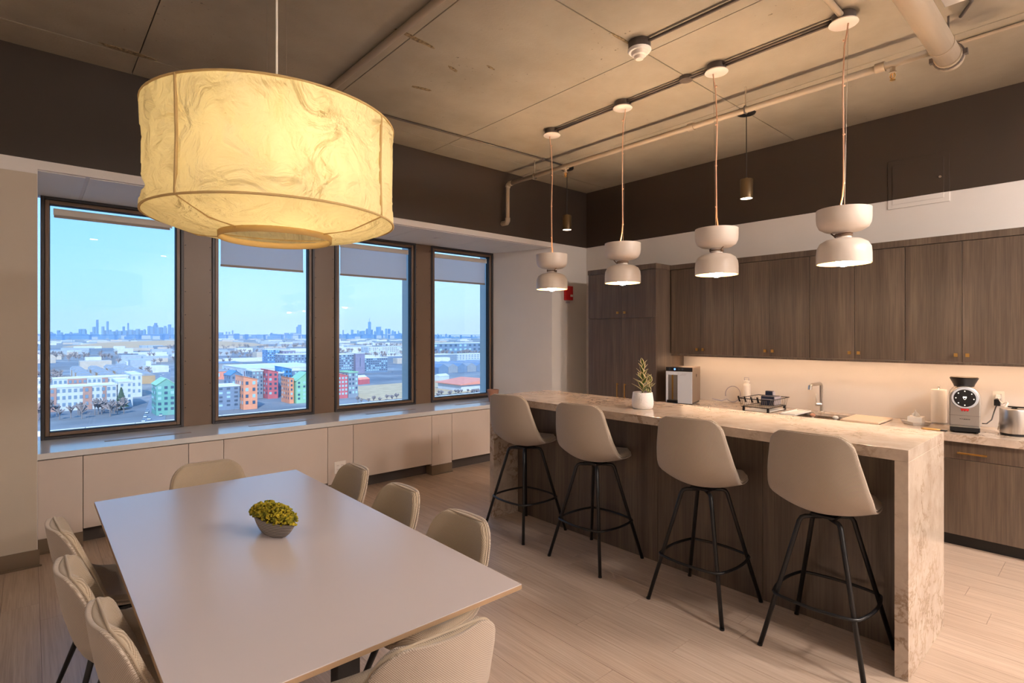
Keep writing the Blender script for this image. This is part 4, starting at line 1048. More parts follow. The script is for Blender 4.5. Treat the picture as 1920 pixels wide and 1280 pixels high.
# two small black cylinder pendants and their feed
for i, (x, y, lab) in enumerate(((4.72, 4.36, 'small black cylinder pendant in the corner by the window wall'), (4.72, 2.22, 'small black cylinder pendant in front of the access hatch wall'))):
    t = thing('cylinder_pendant', lab, 'pendant lamp', (x, y, 2.80), group='black cylinder pendants')
    MB().lathe([(0, 0), (0.075, 0), (0.078, 0.006), (0.078, 0.03), (0, 0.031)], 28, (x, y, ZC - 0.034), cap=False).build('canopy', 'black_metal', t, auto=40)
    zb = (2.835, 2.80)[i]
    MB().cyl((x, y, zb + 0.16), (x, y, ZC - 0.03), 0.004, 8).build('rod', 'black_metal', t)
    MB().lathe([(0.050, 0.0), (0.054, 0.003), (0.054, 0.165), (0.050, 0.170), (0.012, 0.171), (0.010, 0.185), (0, 0.186)], 32, (x, y, zb), cap=False).build('housing', 'bronze_can', t, auto=40)
    MB().cyl((x, y, zb + 0.004), (x, y, zb + 0.010), 0.050, 28).build('diffuser', 'spot_led', t)
pipe('ceiling_conduit', 'thin taupe conduit feeding the two black cylinder pendants', 'conduit', [(4.70, 4.29, ZC - 0.02), (4.66, 4.0, ZC - 0.016), (4.66, 2.5, ZC - 0.016), (4.70, 2.30, ZC - 0.022)], 0.011, 'pipe_paint')
pipe('ceiling_conduit', 'thin taupe conduit from the black cylinder pendant towards the kitchen end', 'conduit', [(4.72, 2.14, ZC - 0.022), (4.68, 1.95, ZC - 0.016), (4.68, -1.5, ZC - 0.016)], 0.012, 'pipe_paint')

# sprinkler main, branch and heads
BZ = 3.40
t = thing('sprinkler_pipe', 'taupe sprinkler branch pipe with upright drop by the window wall', 'sprinkler pipe', (4.29, 2.8, BZ))
MB().cyl((4.29, 0.78, BZ), (4.27, 4.86, BZ), 0.024, 14).build('pipe', 'pipe_paint', t, smooth=True)
MB().tube([(4.27, 4.83, BZ), (4.27, 4.875, BZ), (4.27, 4.895, BZ - 0.012), (4.27, 4.905, BZ - 0.04)], 0.031, 12).build('elbow', 'pipe_paint', t, auto=50)
MB().cyl((4.27, 4.905, BZ - 0.02), (4.27, 4.905, 2.97), 0.024, 14).build('drop_pipe', 'pipe_paint', t, smooth=True)
MB().tube([(4.27, 4.905, 3.0), (4.27, 4.905, 2.965), (4.27, 4.92, 2.945), (4.27, YD - 0.006, 2.945)], 0.031, 12).build('elbow', 'pipe_paint', t, auto=50)
for y in (4.45, 2.02):
    MB().cyl((4.28, y, BZ + 0.02), (4.28, y, ZC), 0.005, 8).build('hanger_rod', 'pipe_paint', t)
    MB().tube([(4.28 + 0.03 * cos(q * 2 * pi / 14), y, BZ + 0.03 * sin(q * 2 * pi / 14)) for q in range(14)], 0.006, 6, closed=True).build('hanger_ring', 'conduit_paint', t)
for y in (2.50, 1.10, 3.98): MB().cyl((4.285, y - 0.028, BZ), (4.285, y + 0.028, BZ), 0.033, 14).build('coupling', 'pipe_paint', t, auto=40)
for y, lab in ((3.98, 'brass sprinkler head near the corner over the cylinder pendant'), (1.03, 'brass sprinkler head lit from below near the big pipe')):
    h = thing('fire_sprinkler', lab, 'sprinkler', (4.285, y, BZ - 0.1), group='fire sprinklers')
    MB().cyl((4.285, y, BZ - 0.024), (4.285, y, BZ - 0.062), 0.016, 10).build('fitting', 'pipe_paint', h, auto=40)
    MB().lathe([(0.010, 0.0), (0.022, -0.006), (0.022, -0.012), (0.0, -0.014)], 14, (4.285, y, BZ - 0.050), cap=False).build('escutcheon', 'pipe_paint', h, auto=40)
    q = MB()
    for s_ in (-1, 1): q.tube([(4.285, y + s_ * 0.008, BZ - 0.062), (4.285, y + s_ * 0.015, BZ - 0.082), (4.285, y + s_ * 0.004, BZ - 0.106)], 0.003, 6)
    q.build('yoke', 'brass', h); MB().cyl((4.285, y, BZ - 0.064), (4.285, y, BZ - 0.10), 0.0032, 8).build('glass_bulb', 'amber_glass', h)
    MB().cyl((4.285, y, BZ - 0.106), (4.285, y, BZ - 0.110), 0.016, 12).build('deflector', 'brass', h)
t = thing('sprinkler_main', 'thick taupe sprinkler main ending in a capped end under the ceiling', 'pipe', (3.6, 0.735, 3.32))
MB().cyl((2.2, 0.730, 3.33), (4.24, 0.735, 3.33), 0.066, 24).build('pipe', 'pipe_paint', t, smooth=True)
MB().cyl((4.24, 0.735, 3.33), (4.33, 0.735, 3.33), 0.072, 24).build('end_cap', 'pipe_paint', t, auto=40)
MB().cyl((4.05, 0.735, 3.33), (4.06, 0.735, 3.33), 0.069, 24).build('joint_band', 'pipe_paint', t, auto=40)
MB().cyl((4.288, 0.735, 3.36), (4.288, 0.82, 3.395), 0.028, 12).build('branch_outlet', 'pipe_paint', t)
MB().tube([(4.27, 0.735 + 0.076 * cos(a), 3.33 + 0.076 * sin(a)) for a in [2 * pi * q / 20 for q in range(20)]], 0.007, 6, closed=True).build('hanger_ring', 'conduit_paint', t)
MB().cyl((4.27, 0.735, 3.40), (4.27, 0.735, ZC), 0.006, 8).build('hanger_rod', 'conduit_paint', t)
for y in (0.652, 0.818): MB().box(4.255, 4.29, y - 0.012, y + 0.012, 3.315, 3.345).build('clamp_bolt', 'conduit_paint', t)
t = thing('wireless_box', 'small white device box on a bracket under the ceiling at the frame edge', 'device box', (3.77, 0.60, 3.45))
box(3.52, 3.83, 0.575, 0.675, 3.43, 3.47).build('housing', 'white_plastic', t, bev=0.004)
MB().cyl((3.7, 0.62, 3.47), (3.7, 0.62, ZC), 0.012, 8).build('bracket', 'conduit_paint', t)
pipe('ceiling_conduit', 'thin dark conduit beside the thick sprinkler main', 'conduit', [(2.6, 0.60, ZC - 0.014), (4.15, 0.605, ZC - 0.014), (4.30, 0.68, ZC - 0.014)], 0.010)

# unseen drum lights added over the rear room to brighten walls and furniture
for (x, y, lab) in ((2.9, -2.3, 'added fill drum light over the middle of the unseen rear room'), (4.5, -1.9, 'added fill drum light at the kitchen end of the unseen rear room')):
    t = thing('fill_drum_light', lab, 'ceiling light', (x, y, ZC - 0.14), group='added fill drums in the unseen rear room')
    MB().lathe([(0.0, 0), (0.25, 0), (0.26, 0.01), (0.26, 0.11), (0.0, 0.1101)], 36, (x, y, ZC - 0.14), cap=False).build('diffuser', 'fill_drum_glow', t, auto=40)
    MB().lathe([(0.20, 0), (0.20, 0.03), (0.0, 0.0301)], 30, (x, y, ZC - 0.0301)).build('backplate', 'white_plastic', t, auto=40)
# unseen ceiling spots added behind the camera as fill light
SPL = dict(zip(((-1.6, 3.2), (-1.4, 0.6), (0.9, -1.1), (3.2, -1.1), (5.0, -0.9), (-0.6, -2.2), (2.3, -2.8), (4.6, -2.6)), [f'added unseen fill spot behind the camera, {q}' for q in ('left of the table by the windows', 'left of the near table end', 'straight behind the table', 'behind the island end', 'at the kitchen wall end', 'in the left rear', 'in the middle of the rear row', 'in the right rear by the kitchen wall')]))
for (x, y) in ((-1.6, 3.2), (-1.4, 0.6), (0.9, -1.1), (3.2, -1.1), (5.0, -0.9), (-0.6, -2.2), (2.3, -2.8), (4.6, -2.6)):
    t = thing('fill_spot', SPL[(x, y)], 'ceiling light', (x, y, ZC - 0.16), group='added fill spots behind the dining area')
    MB().lathe([(0.062, 0.0), (0.070, 0.0), (0.070, 0.159), (0.0, 0.1595)], 28, (x, y, ZC - 0.16), cap=False).build('housing', 'black_metal', t, auto=40)
    MB().cyl((x, y, ZC - 0.154), (x, y, ZC - 0.148), 0.062, 24).build('diffuser', 'fill_spot_glow', t)

# ------------------------------------------------------------------ the city outside, fifty metres below
GZ = -50.0
def facade(name, col, rough=0.75, var=0.08, sc=0.25):
    m = mat(name, col, rough, spec=0.25); n = N(m); f = n.noise(n.coords(), sc, 4)
    n.color(n.ramp(f, [(0.3, tuple(c * (1 - var * 2) for c in col[:3]) + (1,)), (0.7, col)])); M[name] = m
facade('c_white', lin(204, 212, 222)); facade('c_brick', lin(186, 146, 136)); facade('c_grey', lin(140, 152, 170)); facade('c_bluegrey', lin(118, 142, 172))
facade('c_orange', lin(236, 158, 126)); facade('c_red', lin(204, 110, 120)); facade('c_blue', lin(84, 142, 196)); facade('c_green', lin(120, 176, 168)); facade('c_roof', lin(214, 220, 226)); facade('c_roofgrey', lin(150, 158, 170))  # facade colours paled to hold the glare veil over the view
facade('c_purple', lin(140, 140, 170)); facade('c_pink', lin(236, 150, 130)); facade('c_tan', lin(190, 160, 126)); facade('c_asphalt', lin(128, 138, 152)); facade('c_wall', lin(220, 222, 220)); facade('c_lightgreen', lin(150, 200, 170))
facade('far_haze_deep', lin(48, 112, 182), 0.5, 0.05); facade('far_haze_blue', lin(76, 130, 186), 0.6, 0.05); facade('low_mix', lin(168, 182, 198), 0.7); facade('low_dark', lin(112, 132, 158), 0.7); facade('low_tan', lin(198, 188, 178), 0.7)  # first two: blue distance haze put into tower and bridge colour
facade('twigs', lin(150, 140, 142), 0.9); facade('evergreen', lin(70, 92, 78), 0.9); M['win_dark'] = mat('win_dark', lin(72, 94, 120), 0.15); M['win_mid'] = mat('win_mid', lin(122, 146, 172), 0.2); M['win_pale'] = mat('win_pale', lin(160, 200, 220), 0.15)
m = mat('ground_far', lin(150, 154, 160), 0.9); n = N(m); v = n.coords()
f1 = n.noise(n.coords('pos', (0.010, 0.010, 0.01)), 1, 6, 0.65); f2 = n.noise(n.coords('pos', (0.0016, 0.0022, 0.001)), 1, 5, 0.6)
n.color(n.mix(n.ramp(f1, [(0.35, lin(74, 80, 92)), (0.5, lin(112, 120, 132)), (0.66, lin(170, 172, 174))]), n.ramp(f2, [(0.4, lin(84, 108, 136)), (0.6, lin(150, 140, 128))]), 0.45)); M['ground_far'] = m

gr = MB(); nn = 64
gr.prism([(26000 * cos(2 * pi * q / nn), 26000 * sin(2 * pi * q / nn)) for q in range(nn)], GZ - 2, GZ); struct('ground', gr, 'ground_far')
WINC = {}
def window_piece(parent, w, h, loc, west, mm):
    key = (round(w, 2), round(h, 2), west, mm)
    if key not in WINC:
        b = MB().box(-0.12, 0.05, -w / 2, w / 2, -h / 2, h / 2) if west else MB().box(-w / 2, w / 2, -0.12, 0.05, -h / 2, h / 2)
        me = b.mesh('window'); me.materials.append(M[mm]); WINC[key] = me
    o = bpy.data.objects.new('window', WINC[key]); C.objects.link(o); o.parent = parent; o.location = loc
FOOT = [(520, 420, 3050, 420)]
def building(label, x0, x1, y0, y1, h, wall, floors=4, cols=6, wcols=0, roof=None, shape='flat', bays=(), ww=1.5, pal=('win_dark', 'win_dark', 'win_pale'), name='city_building', group=None, bottom=0.12):
    """walls with window boxes on the south and west faces; shape: flat, gable or shed top"""
    t = thing(name, label, 'building', ((x0 + x1) / 2, (y0 + y1) / 2, GZ), 0, group)
    r = random.Random(int(abs(x0 * 7 + y0 * 3))); FOOT.append(((x0 + x1) / 2, (x1 - x0) / 2 + 1, (y0 + y1) / 2, (y1 - y0) / 2 + 1))
    z1 = GZ + h
    if shape == 'flat':
        box(x0, x1, y0, y1, GZ, z1).build('walls', wall, t)
        q = MB(); q.box(x0 - .3, x1 + .3, y0 - .3, y1 + .3, z1, z1 + 0.25)
        p = 0.6
        for a in ((x0 - .3, x1 + .3, y0 - .3, y0), (x0 - .3, x1 + .3, y1, y1 + .3), (x0 - .3, x0, y0, y1), (x1, x1 + .3, y0, y1)): q.box(*a, z1 + .25, z1 + .25 + p)
        q.build('roof', roof or 'c_roof', t)
    elif shape == 'shed':
        MB().prism([(x0, GZ), (x1, GZ), (x1, z1 - (x1 - x0) * 0.28), (x0, z1)], y0, y1, 'y').build('walls', wall, t)
        MB().prism([(x0 - .3, z1), (x0 - .3, z1 + .35), (x1 + .3, z1 - (x1 - x0) * .28 + .35), (x1 + .3, z1 - (x1 - x0) * .28)], y0 - .4, y1 + .4, 'y').build('roof', roof or wall, t)
    else:
        xm = (x0 + x1) / 2; e = z1 - (x1 - x0) * 0.38
        MB().prism([(x0, GZ), (x1, GZ), (x1, e), (xm, z1), (x0, e)], y0, y1, 'y').build('walls', wall, t)
        q = MB(); q.prism([(x0 - .4, e - .2), (xm, z1), (xm, z1 + .4), (x0 - .4, e + .2)][::-1], y0 - .4, y1 + .4, 'y'); q.prism([(xm, z1), (x1 + .4, e - .2), (x1 + .4, e + .2), (xm, z1 + .4)][::-1], y0 - .4, y1 + .4, 'y'); q.build('roof', roof or wall, t)
    hh = h if shape == 'flat' else h - (x1 - x0) * (0.28 if shape == 'shed' else 0.38)
    fh = hh * (1 - bottom) / floors
    for (a, b, mm) in bays: box(a, b, y0 - 0.5, y0 + 0.1, GZ, z1 - 0.1).build('facade_bay', mm, t)
    for fl in range(floors):
        z = hh * bottom + fh * (fl + 0.52)
        for c_ in range(cols):
            x = x0 + (x1 - x0) * (c_ + 0.5) / cols
            dy = -0.5 if any(a < x < b for a, b, _ in bays) else 0
            window_piece(t, ww, fh * 0.5, (x - (x0 + x1) / 2, y0 + dy - (y0 + y1) / 2, z), False, r.choice(pal))
        for c_ in range(wcols):
            y = y0 + (y1 - y0) * (c_ + 0.5) / wcols
            window_piece(t, ww, fh * 0.5, (x0 - (x0 + x1) / 2, y - (y0 + y1) / 2, z), True, r.choice(pal))
    return t
# white and brick housing seen through the first window
building('white apartment block with brick bays closest below the first window', 0, 46, 478, 494, 16.0, 'c_white', 3, 15, 3, bays=((7, 13, 'c_brick'), (27, 32, 'c_brick'), (38, 40, 'c_brick')), ww=1.7, pal=('win_mid',))
building('narrow white wing closing the right end of the front apartment block', 46.5, 55, 474, 512, 18.0, 'c_white', 4, 2, 8, ww=1.5, pal=('win_mid',))
building('second white apartment block with wide brick bays behind the front one', 13, 62, 560, 576, 16.6, 'c_white', 3, 16, 3, bays=((22, 34, 'c_brick'), (44, 48, 'c_brick')), ww=1.7, pal=('win_mid',))
building('white corner wing at the right end of the second apartment block', 62.5, 70, 548, 590, 18.5, 'c_white', 3, 2, 8, pal=('win_mid',))
building('white low apartment range at the left edge of the first window', -18, 11, 585, 600, 15.5, 'c_white', 3, 8, 2, pal=('win_mid',))
for k_, (x, y0, y1, lab) in enumerate(((38, 700, 905, 'long grey roofed row of houses furthest left behind the apartments'), (56, 680, 900, 'long grey roofed row of houses second from left behind the apartments'), (88, 690, 940, 'long grey roofed row of houses beside the street'), (74, 700, 920, 'long grey roofed row of houses third from left behind the apartments'))):
    t = thing('row_houses', lab, 'building', (x + 6, y0, GZ), group='rows of houses behind the apartments')
    nb = 8; L_ = (y1 - y0) / nb; FOOT.append((x + 6, 7, (y0 + y1) / 2, (y1 - y0) / 2 + 1))
    for q in range(nb):
        z = GZ + 8.5 + (q % 2) * 0.8; yy = y0 + q * L_
        box(x, x + 12, yy, yy + L_ - 0.4, GZ, z).build('walls', 'c_white' if q % 3 else 'c_tan', t)
        MB().prism([(x - .3, z), (x + 12.3, z), (x + 9.5, z + 2.2), (x + 2.5, z + 2.2)], yy - .2, yy + L_ - 0.2, 'y').build('roof', 'c_roofgrey', t)
# coloured gable housing
building('green gabled apartment end at the right side of the first window', 60, 70.5, 410, 428, 23.5, 'c_green', 5, 3, 4, shape='gable', roof='c_lightgreen', ww=1.8)
building('long slate grey apartment block with flat roof at the left of second window', 71, 109.5, 411, 430, 16.0, 'c_bluegrey', 5, 8, 0, ww=2.2, pal=('win_dark', 'win_dark', 'win_pale'))
building('orange slant roofed apartment tower in the second window', 110, 119, 404, 424, 23.0, 'c_orange', 4, 2, 4, shape='shed', roof='c_orange', ww=1.8)
building('blue roofed housing block behind the orange tower', 124, 133, 492, 512, 21.5, 'c_bluegrey', 4, 2, 3, shape='gable', roof='c_blue')
building('pale grey stair block between the blue roof and the red tower', 134.5, 143.0, 470, 488, 22.0, 'c_grey', 6, 3, 3, ww=1.2)
building('red slant roofed apartment tower in the second window', 143.6, 151.5, 460, 478, 23.5, 'c_red', 5, 2, 3, shape='shed', roof='c_red', ww=1.8)
building('slate grey block between the red tower and blue tower', 152, 162, 478, 495, 19.0, 'c_bluegrey', 5, 3, 0, ww=1.6)
building('blue slant roofed apartment tower in the second window', 162.6, 171, 484, 502, 24.0, 'c_blue', 5, 3, 3, shape='shed', roof='c_blue', ww=1.6)
building('slate grey block right of the blue tower', 172, 188, 494, 512, 19.5, 'c_bluegrey', 5, 4, 2, ww=1.6)
building('pale green gabled apartment tower at the right edge of second window', 150, 166, 415, 430, 23.0, 'c_lightgreen', 5, 4, 0, shape='gable', roof='c_lightgreen', ww=1.6)
o_ = building('orange apartment wing joined to the pale green gabled tower', 146.0, 149.2, 418, 436, 19.5, 'c_orange', 5, 1, 4, shape='shed', roof='c_orange', ww=1.2)
building('red apartment tower with rows of white windows in the third window', 181, 195, 424, 440, 22.0, 'c_red', 5, 5, 2, shape='shed', roof='c_pink', ww=1.6, pal=('win_pale',))
building('pale grey apartment end with green roof beside the red tower', 195.6, 204, 424, 444, 20.5, 'c_grey', 5, 3, 3, roof='c_lightgreen', ww=1.5)
building('huge white flat roofed warehouse in the second window', 183, 275, 660, 760, 13.0, 'c_white', 1, 12, 6, ww=3)
building('low pink walled store beside the white warehouse', 150, 178, 700, 740, 9.0, 'c_pink', 1, 5, 0, roof='c_roofgrey')
building('grey roofed hall behind the pink store', 165, 215, 790, 840, 14, 'c_roofgrey', 1, 5, 3, roof='c_bluegrey')
building('blue glass office slab in the second window distance', 330, 352, 1060, 1090, 24, 'c_blue', 5, 6, 3, ww=2.5)
building('violet grey blank walled depot in the second window distance', 355, 378, 1050, 1080, 22, 'c_purple', 2, 3, 2)
building('long blue grey warehouse at the right of the second window', 300, 372, 880, 925, 20, 'c_bluegrey', 4, 14, 4, ww=2.5)
building('slate blue hotel block with banded storeys in the third window', 296, 322, 682, 712, 25.8, 'c_bluegrey', 7, 9, 8, ww=2.0, pal=('win_dark', 'win_dark', 'win_pale'))
building('violet blank tower of the hotel in the third window', 323, 336, 678, 706, 27.0, 'c_purple', 1, 1, 1, ww=0.8)
building('lower slate blue hotel wing in the third window', 337, 372, 682, 706, 20.0, 'c_bluegrey', 6, 11, 0, ww=2.0)
building('white housing complex with stepped blocks beyond the hotel', 600, 690, 1190, 1230, 22, 'c_white', 5, 18, 6, ww=2.4)
building('pale tan housing block beyond the hotel', 700, 770, 1190, 1230, 20, 'c_tan', 5, 12, 4, ww=2.4)
building('vast pale stadium hall across the fourth window distance', 840, 1120, 1308, 1420, 27, 'c_bluegrey', 2, 16, 6, ww=8)
building('striped parking deck in the fourth window', 560, 640, 890, 930, 13, 'c_grey', 3, 12, 3, ww=5, pal=('win_mid',))
building('longer parking deck right of the striped one', 645, 780, 900, 930, 12, 'c_white', 3, 18, 0, ww=5, pal=('win_mid',))
t = thing('train_shed', 'low blue grey shed with saw-tooth roof in the fourth window', 'building', (460, 640, GZ))
for q in range(7):
    x = 410 + q * 16
    MB().prism([(x, GZ), (x + 15.6, GZ), (x + 15.6, GZ + 8), (x + 7.8, GZ + 12.5), (x, GZ + 8)], 612, 690, 'y').build('bay', 'c_roofgrey' if q % 2 else 'c_bluegrey', t)
t = thing('market_hall', 'orange roofed low hall at the lower right of the fourth window', 'building', (315, 420, GZ))
box(294, 352, 402, 440, GZ, GZ + 6).build('walls', 'c_white', t)
MB().prism([(292, GZ + 6), (354, GZ + 6), (354, GZ + 6.6), (323, GZ + 10), (292, GZ + 6.6)], 400, 442, 'y').build('roof', 'c_pink', t)
# trailers and sheds on the sandy lot
for k_, (x, y, a, lab) in enumerate(((318, 520, 0.5, 'long white tent roofed shed by the sandy lot'), (270, 560, 0.2, 'white trailer beside the red shed'), (345, 560, 0.35, 'second white shed behind the sandy lot'), (352, 520, 0.3, 'short white trailer at the right of the sandy lot'))):
    t = thing('site_shed', lab, 'shed', (x, y, GZ), a, 'white sheds by the sandy lot'); l_ = 34 if k_ in (0, 2) else 16
    box(-l_ / 2, l_ / 2, -5, 5, 0, 5).build('walls', 'c_white', t, world=False)
    MB().prism([(-5.4, 5), (5.4, 5), (0, 7.4)], -l_ / 2 - .3, l_ / 2 + .3, 'x').build('roof', 'c_roof', t, world=False)
t = thing('site_shed', 'small red shed among the white trailers', 'shed', (262, 535, GZ), 0.3); box(-7, 7, -4, 4, 0, 5).build('walls', 'c_red', t, world=False); MB().prism([(-4.3, 5), (4.3, 5), (0, 7.2)], -7.3, 7.3, 'x').build('roof', 'c_pink', t, world=False)
sandm = facade('sand', lin(206, 180, 146), 0.9, 0.12, 0.12)
MB().prism([(200, 392), (300, 392), (360, 520), (245, 512), (203, 430)], GZ, GZ + 0.3).build('sandy_lot', 'sand', bpy.data.objects['ground'])
mb = MB(); mb.lathe([(17, 0), (13, 2.2), (8, 5), (3, 6.8), (0, 7.2)], 16, (268, 428, GZ + 0.3), cap=False); tag(mb.build('dirt_mound', 'c_tan', None, smooth=True), 'brown mound of earth on the sandy lot', 'mound')
mb = MB(); mb.lathe([(420, 0), (330, 12), (200, 21), (80, 25), (0, 26)], 40, (520, 3050, GZ), cap=False); tag(mb.build('grassy_hill', 'c_tan', None, smooth=True), 'broad tan landfill hill in front of the skyline', 'hill')
# street, railway viaduct and parapet
st_ = MB().prism([(48, 380), (60, 380), (168, 1010), (154, 1010)], GZ, GZ + 0.25); st_.build('street', 'c_asphalt', bpy.data.objects['ground'])
MB().prism([(-120, 300), (460, 300), (460, 352), (-120, 362)], GZ, GZ + 0.3).build('rail_bed', 'c_asphalt', bpy.data.objects['ground'])
t = thing('viaduct_parapet', 'long white parapet wall along the railway below the windows', 'wall', (150, 368, GZ))
for k_ in range(26): box(-110 + k_ * 22, -110 + k_ * 22 + 21.6, 367, 368, GZ, GZ + 2.6).build('wall_panel', 'c_wall', t)
t = thing('railway_track', 'railway tracks running along below the windows', 'railway', (150, 340, GZ))
for yy in (318, 319.6, 326, 327.6, 336, 337.6, 345, 346.6): box(-110, 460, yy, yy + 0.25, GZ + 0.3, GZ + 0.6).build('rail', 'c_bluegrey', t)
# bridge far away
t = thing('far_bridge', 'long low highway bridge in front of the skyline', 'bridge', (2600, 6600, GZ))
box(-600, 5200, 6600, 6630, -2, 6).build('deck', 'far_haze_deep', t)
for k_ in range(29): box(-580 + k_ * 200, -560 + k_ * 200, 6605, 6625, GZ, -2).build('pier', 'far_haze_deep', t)
# cars on the street
car = None; r = random.Random(21); cars = []
for k_ in range(26):
    f = r.random() ** 1.6; side = r.choice((-5.2, -2, 2, 5.2)); x = 54 + 107 * f + side * 0.8; y = 385 + 620 * f
    if any(hypot(x - a, y - b) < 6 for a, b in cars): continue
    cars.append((x, y))
    if car is None:
        car = thing('car', 'small parked or moving car on the street far below', 'car', (0, 0, GZ), 0, 'cars on the street below')
        box(-0.9, 0.9, -2.2, 2.2, 0.3, 0.95).build('body', 'c_white', car, world=False, bev=0.2); box(-0.8, 0.8, -1.2, 1.3, 0.95, 1.5).build('cabin', 'win_dark', car, world=False, bev=0.2); o = car
    else: o = copy_tree(car)
    o.location = (x, y, GZ + 0.25); o.rotation_euler.z = -0.17
# low buildings of the flats
r = random.Random(77); lows = []
def low_building(x, y, w, d, h, a, m, k_):
    me = LOWM.get(m)
    if me is None:
        b = MB().box(-.5, .5, -.5, .5, 0, 1); me = b.mesh('low_building'); me.materials.append(M[m]); LOWM[m] = me
    o = bpy.data.objects.new('low_building', me); C.objects.link(o); o.location = (x, y, GZ); o.scale = (w, d, h); o.rotation_euler.z = a
    tag(o, {'c_white': 'low white building', 'c_roof': 'low building with pale roof', 'low_mix': 'low blue grey building', 'low_dark': 'low dark slate building', 'low_tan': 'low tan building'}[m] + ' on the flats, ' + ('nearer half of the plain' if hypot(x, y) < 2200 else 'far out towards the skyline'), 'building', 'low buildings on the flats')
LOWM = {}
tries = 0
while len(lows) < 296 and tries < 9000:
    tries += 1
    th = radians(r.uniform(51, 103)); D = 760 * (6800 / 760) ** r.random(); x, y = D * cos(th), D * sin(th)
    w, d, h = r.uniform(14, 55) * (1 + D / 3500), r.uniform(12, 34), r.uniform(6, 15)
    if y < 640 or (150 < x < 420 and y < 1120) or (x < 130 and y < 1010) or (540 < x < 1180 and 860 < y < 1500) or (405 < x < 540 and y < 720) or hypot(x - 520, y - 3050) < 480: continue
    if any(hypot(x - a, y - b) < 0.6 * w + q for a, b, q in lows): continue
    if any(abs(x - a) < b + w * .6 and abs(y - c_) < e_ + w * .6 for a, b, c_, e_ in FOOT): continue
    lows.append((x, y, 0.6 * w)); low_building(x, y, w, d, h, r.choice((0, 0, 0.15, -0.2)), r.choice(('c_white', 'c_roof', 'low_mix', 'low_dark', 'low_tan', 'low_mix', 'c_roof')), tries)
# trees
r = random.Random(31)
def tree_clump(name, label, cx, cy, sx, sy, n, m, h=(7, 12)):
    mb = MB()
    for q in range(n):
        x, y = cx + r.uniform(-sx, sx), cy + r.uniform(-sy, sy); hh = r.uniform(*h); m_ = hh * 0.6
        if abs(x - (54 + 107 * (y - 385) / 620)) < 14 and y < 1020: continue
        if any(abs(x - a) < b + m_ and abs(y - c_) < d + m_ for a, b, c_, d in FOOT) or any(hypot(x - a, y - b) < q2 * 1.2 + m_ for a, b, q2 in lows): continue
        mb.cyl((x, y, GZ), (x, y, GZ + hh * 0.6), 0.25, 4)
        for w_ in range(16):
            a = r.random() * 2 * pi; e_ = r.uniform(0.3, 1.4); L_ = hh * 0.5 * r.uniform(0.6, 1)
            mb.tube([(x, y, GZ + hh * r.uniform(0.35, 0.6)), (x + L_ * cos(a) * cos(e_), y + L_ * sin(a) * cos(e_), GZ + hh * 0.5 + L_ * sin(e_))], 0.3, 3, radii=[0.22, 0.5])
    o = tag(mb.build(name, m, None), label, 'trees', None, 'stuff')
tree_clump('bare_trees', 'bare winter trees in front of the white apartments', 25, 440, 40, 16, 40, 'twigs')
tree_clump('bare_trees', 'bare winter trees lining the street below', 88, 570, 12, 60, 50, 'twigs')
tree_clump('bare_trees', 'belt of bare trees across the middle distance', 620, 1150, 520, 70, 260, 'twigs', (9, 16))
tree_clump('bare_trees', 'bare trees among the long rows of houses', 60, 780, 60, 120, 110, 'twigs', (8, 12))
tree_clump('bare_trees', 'far belt of bare trees under the skyline', 1200, 2100, 900, 120, 260, 'twigs', (14, 24))
tree_clump('bare_trees', 'bare woodland on the flats in the first window', 190, 1500, 300, 160, 200, 'twigs', (10, 18))
tree_clump('bare_trees', 'bare woodland on the flats in the second window', 700, 1560, 160, 160, 200, 'twigs', (10, 18))
tree_clump('bare_trees', 'bare shrubs along the track by the sandy lot', 240, 384, 60, 8, 40, 'twigs', (3, 6))
mb = MB()
for q in range(7): mb.lathe([(5 - q * 0.65, 0), (0.5, 3.2)], 9, (47, 462, GZ + 2 + q * 1.7), cap=False)
mb.cyl((47, 462, GZ), (47, 462, GZ + 12), 0.4, 6); tag(mb.build('evergreen_tree', 'evergreen', None), 'single dark evergreen in front of the white apartment block', 'tree')
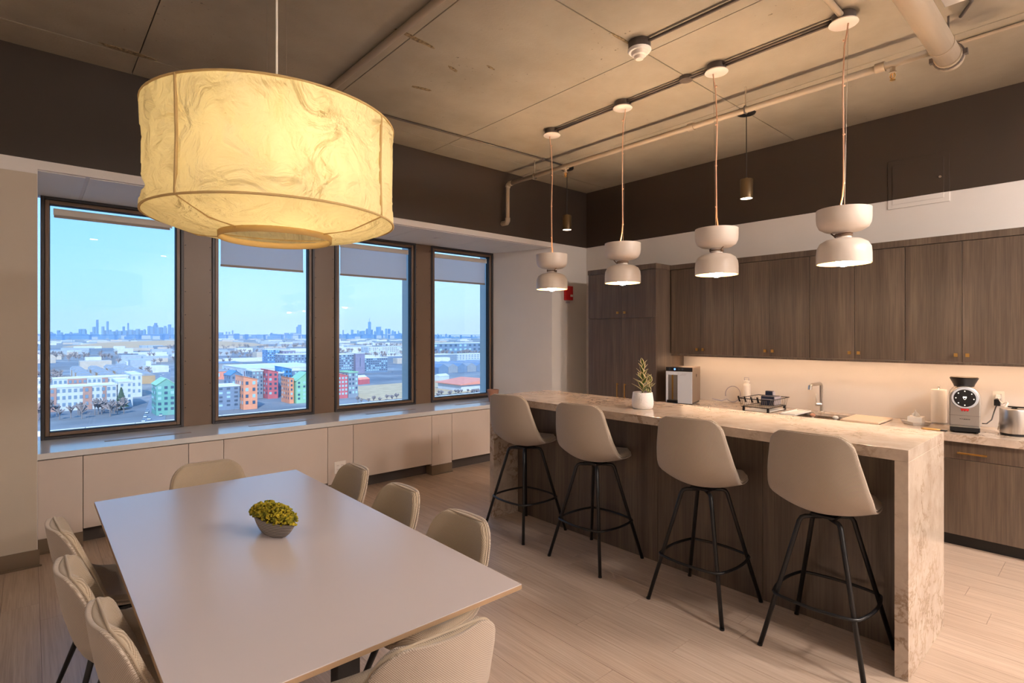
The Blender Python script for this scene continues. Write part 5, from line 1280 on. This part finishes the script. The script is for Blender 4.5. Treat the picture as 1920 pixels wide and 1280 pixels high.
# skyline: (x, y, width, height)
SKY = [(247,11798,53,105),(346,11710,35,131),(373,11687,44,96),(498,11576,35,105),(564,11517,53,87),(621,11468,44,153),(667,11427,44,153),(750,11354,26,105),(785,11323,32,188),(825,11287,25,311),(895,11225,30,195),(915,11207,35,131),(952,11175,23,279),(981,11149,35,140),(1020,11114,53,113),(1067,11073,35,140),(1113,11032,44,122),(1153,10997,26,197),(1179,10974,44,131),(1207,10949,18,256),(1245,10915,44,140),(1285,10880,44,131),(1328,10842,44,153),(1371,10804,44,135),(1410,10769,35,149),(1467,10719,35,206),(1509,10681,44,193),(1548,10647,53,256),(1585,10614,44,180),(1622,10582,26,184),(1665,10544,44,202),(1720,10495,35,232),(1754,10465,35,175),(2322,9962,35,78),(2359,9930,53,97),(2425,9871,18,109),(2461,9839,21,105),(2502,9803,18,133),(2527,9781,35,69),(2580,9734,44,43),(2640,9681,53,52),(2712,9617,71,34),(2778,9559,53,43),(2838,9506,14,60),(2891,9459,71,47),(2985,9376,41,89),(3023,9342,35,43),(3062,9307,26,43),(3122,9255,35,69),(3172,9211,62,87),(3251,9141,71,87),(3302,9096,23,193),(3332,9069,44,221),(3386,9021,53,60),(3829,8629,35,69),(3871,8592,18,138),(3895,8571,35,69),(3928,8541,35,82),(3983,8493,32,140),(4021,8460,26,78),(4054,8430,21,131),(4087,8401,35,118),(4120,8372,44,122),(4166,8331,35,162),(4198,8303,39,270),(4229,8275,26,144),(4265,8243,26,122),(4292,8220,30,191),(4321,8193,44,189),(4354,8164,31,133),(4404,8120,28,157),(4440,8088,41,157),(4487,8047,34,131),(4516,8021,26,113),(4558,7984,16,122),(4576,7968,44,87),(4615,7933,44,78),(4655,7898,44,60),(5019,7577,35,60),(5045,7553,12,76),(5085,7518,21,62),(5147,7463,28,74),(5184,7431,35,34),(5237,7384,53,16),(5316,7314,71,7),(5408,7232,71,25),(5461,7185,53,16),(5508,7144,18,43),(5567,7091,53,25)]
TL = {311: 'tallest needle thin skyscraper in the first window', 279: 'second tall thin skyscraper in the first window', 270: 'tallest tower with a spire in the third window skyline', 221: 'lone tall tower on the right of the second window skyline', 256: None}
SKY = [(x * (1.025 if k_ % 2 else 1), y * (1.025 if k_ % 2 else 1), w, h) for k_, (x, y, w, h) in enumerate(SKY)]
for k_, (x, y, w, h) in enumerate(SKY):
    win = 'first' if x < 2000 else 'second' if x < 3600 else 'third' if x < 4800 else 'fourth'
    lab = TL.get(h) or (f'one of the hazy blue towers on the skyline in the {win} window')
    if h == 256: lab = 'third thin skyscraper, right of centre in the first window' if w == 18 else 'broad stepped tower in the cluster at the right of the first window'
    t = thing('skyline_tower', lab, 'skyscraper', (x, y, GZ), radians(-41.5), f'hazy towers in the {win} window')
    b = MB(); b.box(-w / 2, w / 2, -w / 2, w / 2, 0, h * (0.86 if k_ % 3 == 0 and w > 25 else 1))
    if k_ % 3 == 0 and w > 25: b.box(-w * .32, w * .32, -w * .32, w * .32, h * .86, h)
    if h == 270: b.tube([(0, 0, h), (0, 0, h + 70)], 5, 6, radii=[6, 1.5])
    b.build('tower', 'far_haze_deep' if k_ % 2 else 'far_haze_blue', t, world=False)
r = random.Random(5); LOWM2 = {}
placed = [(x, y, w * 0.75) for x, y, w, h in SKY]
for k_ in range(1500):
    th = radians(r.uniform(50.5, 102)); D = r.uniform(8000, 11000); x, y = D * cos(th), D * sin(th)
    h = r.uniform(25, 75) * (1 if th > radians(58) else 0.5); w = r.uniform(40, 105)
    if abs(y - 6615) < 150 or len(placed) > 89 + 290 or any(hypot(x - a, y - b) < w * 0.75 + q for a, b, q in placed): continue
    placed.append((x, y, w * 0.75)); m_k = r.choice(('far_haze_deep', 'far_haze_blue', 'low_mix', 'far_haze_blue'))
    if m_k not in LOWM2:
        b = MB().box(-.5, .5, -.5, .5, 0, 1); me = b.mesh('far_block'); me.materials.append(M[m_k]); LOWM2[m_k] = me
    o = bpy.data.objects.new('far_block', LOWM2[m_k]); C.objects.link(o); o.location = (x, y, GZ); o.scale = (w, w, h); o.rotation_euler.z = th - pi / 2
    tag(o, 'small hazy block in the far band of city under the towers', 'building', 'small blocks under the skyline')

# haze over the plain
hm = bpy.data.materials.new('haze'); hm.use_nodes = True; ht = hm.node_tree; ht.nodes.clear()
vs_ = ht.nodes.new('ShaderNodeVolumeScatter'); vs_.inputs['Color'].default_value = (0.62, 0.86, 1.0, 1); vs_.inputs['Density'].default_value = 0.00006; vs_.inputs['Anisotropy'].default_value = 0.0
ho = ht.nodes.new('ShaderNodeOutputMaterial'); ht.links.new(vs_.outputs[0], ho.inputs['Volume']); M['haze'] = hm
o = box(-6000, 14000, 120, 14000, GZ - 1, 420).build('haze', 'haze', None); tag(o, 'pale blue haze lying over the plain and skyline', 'haze', None, 'stuff')
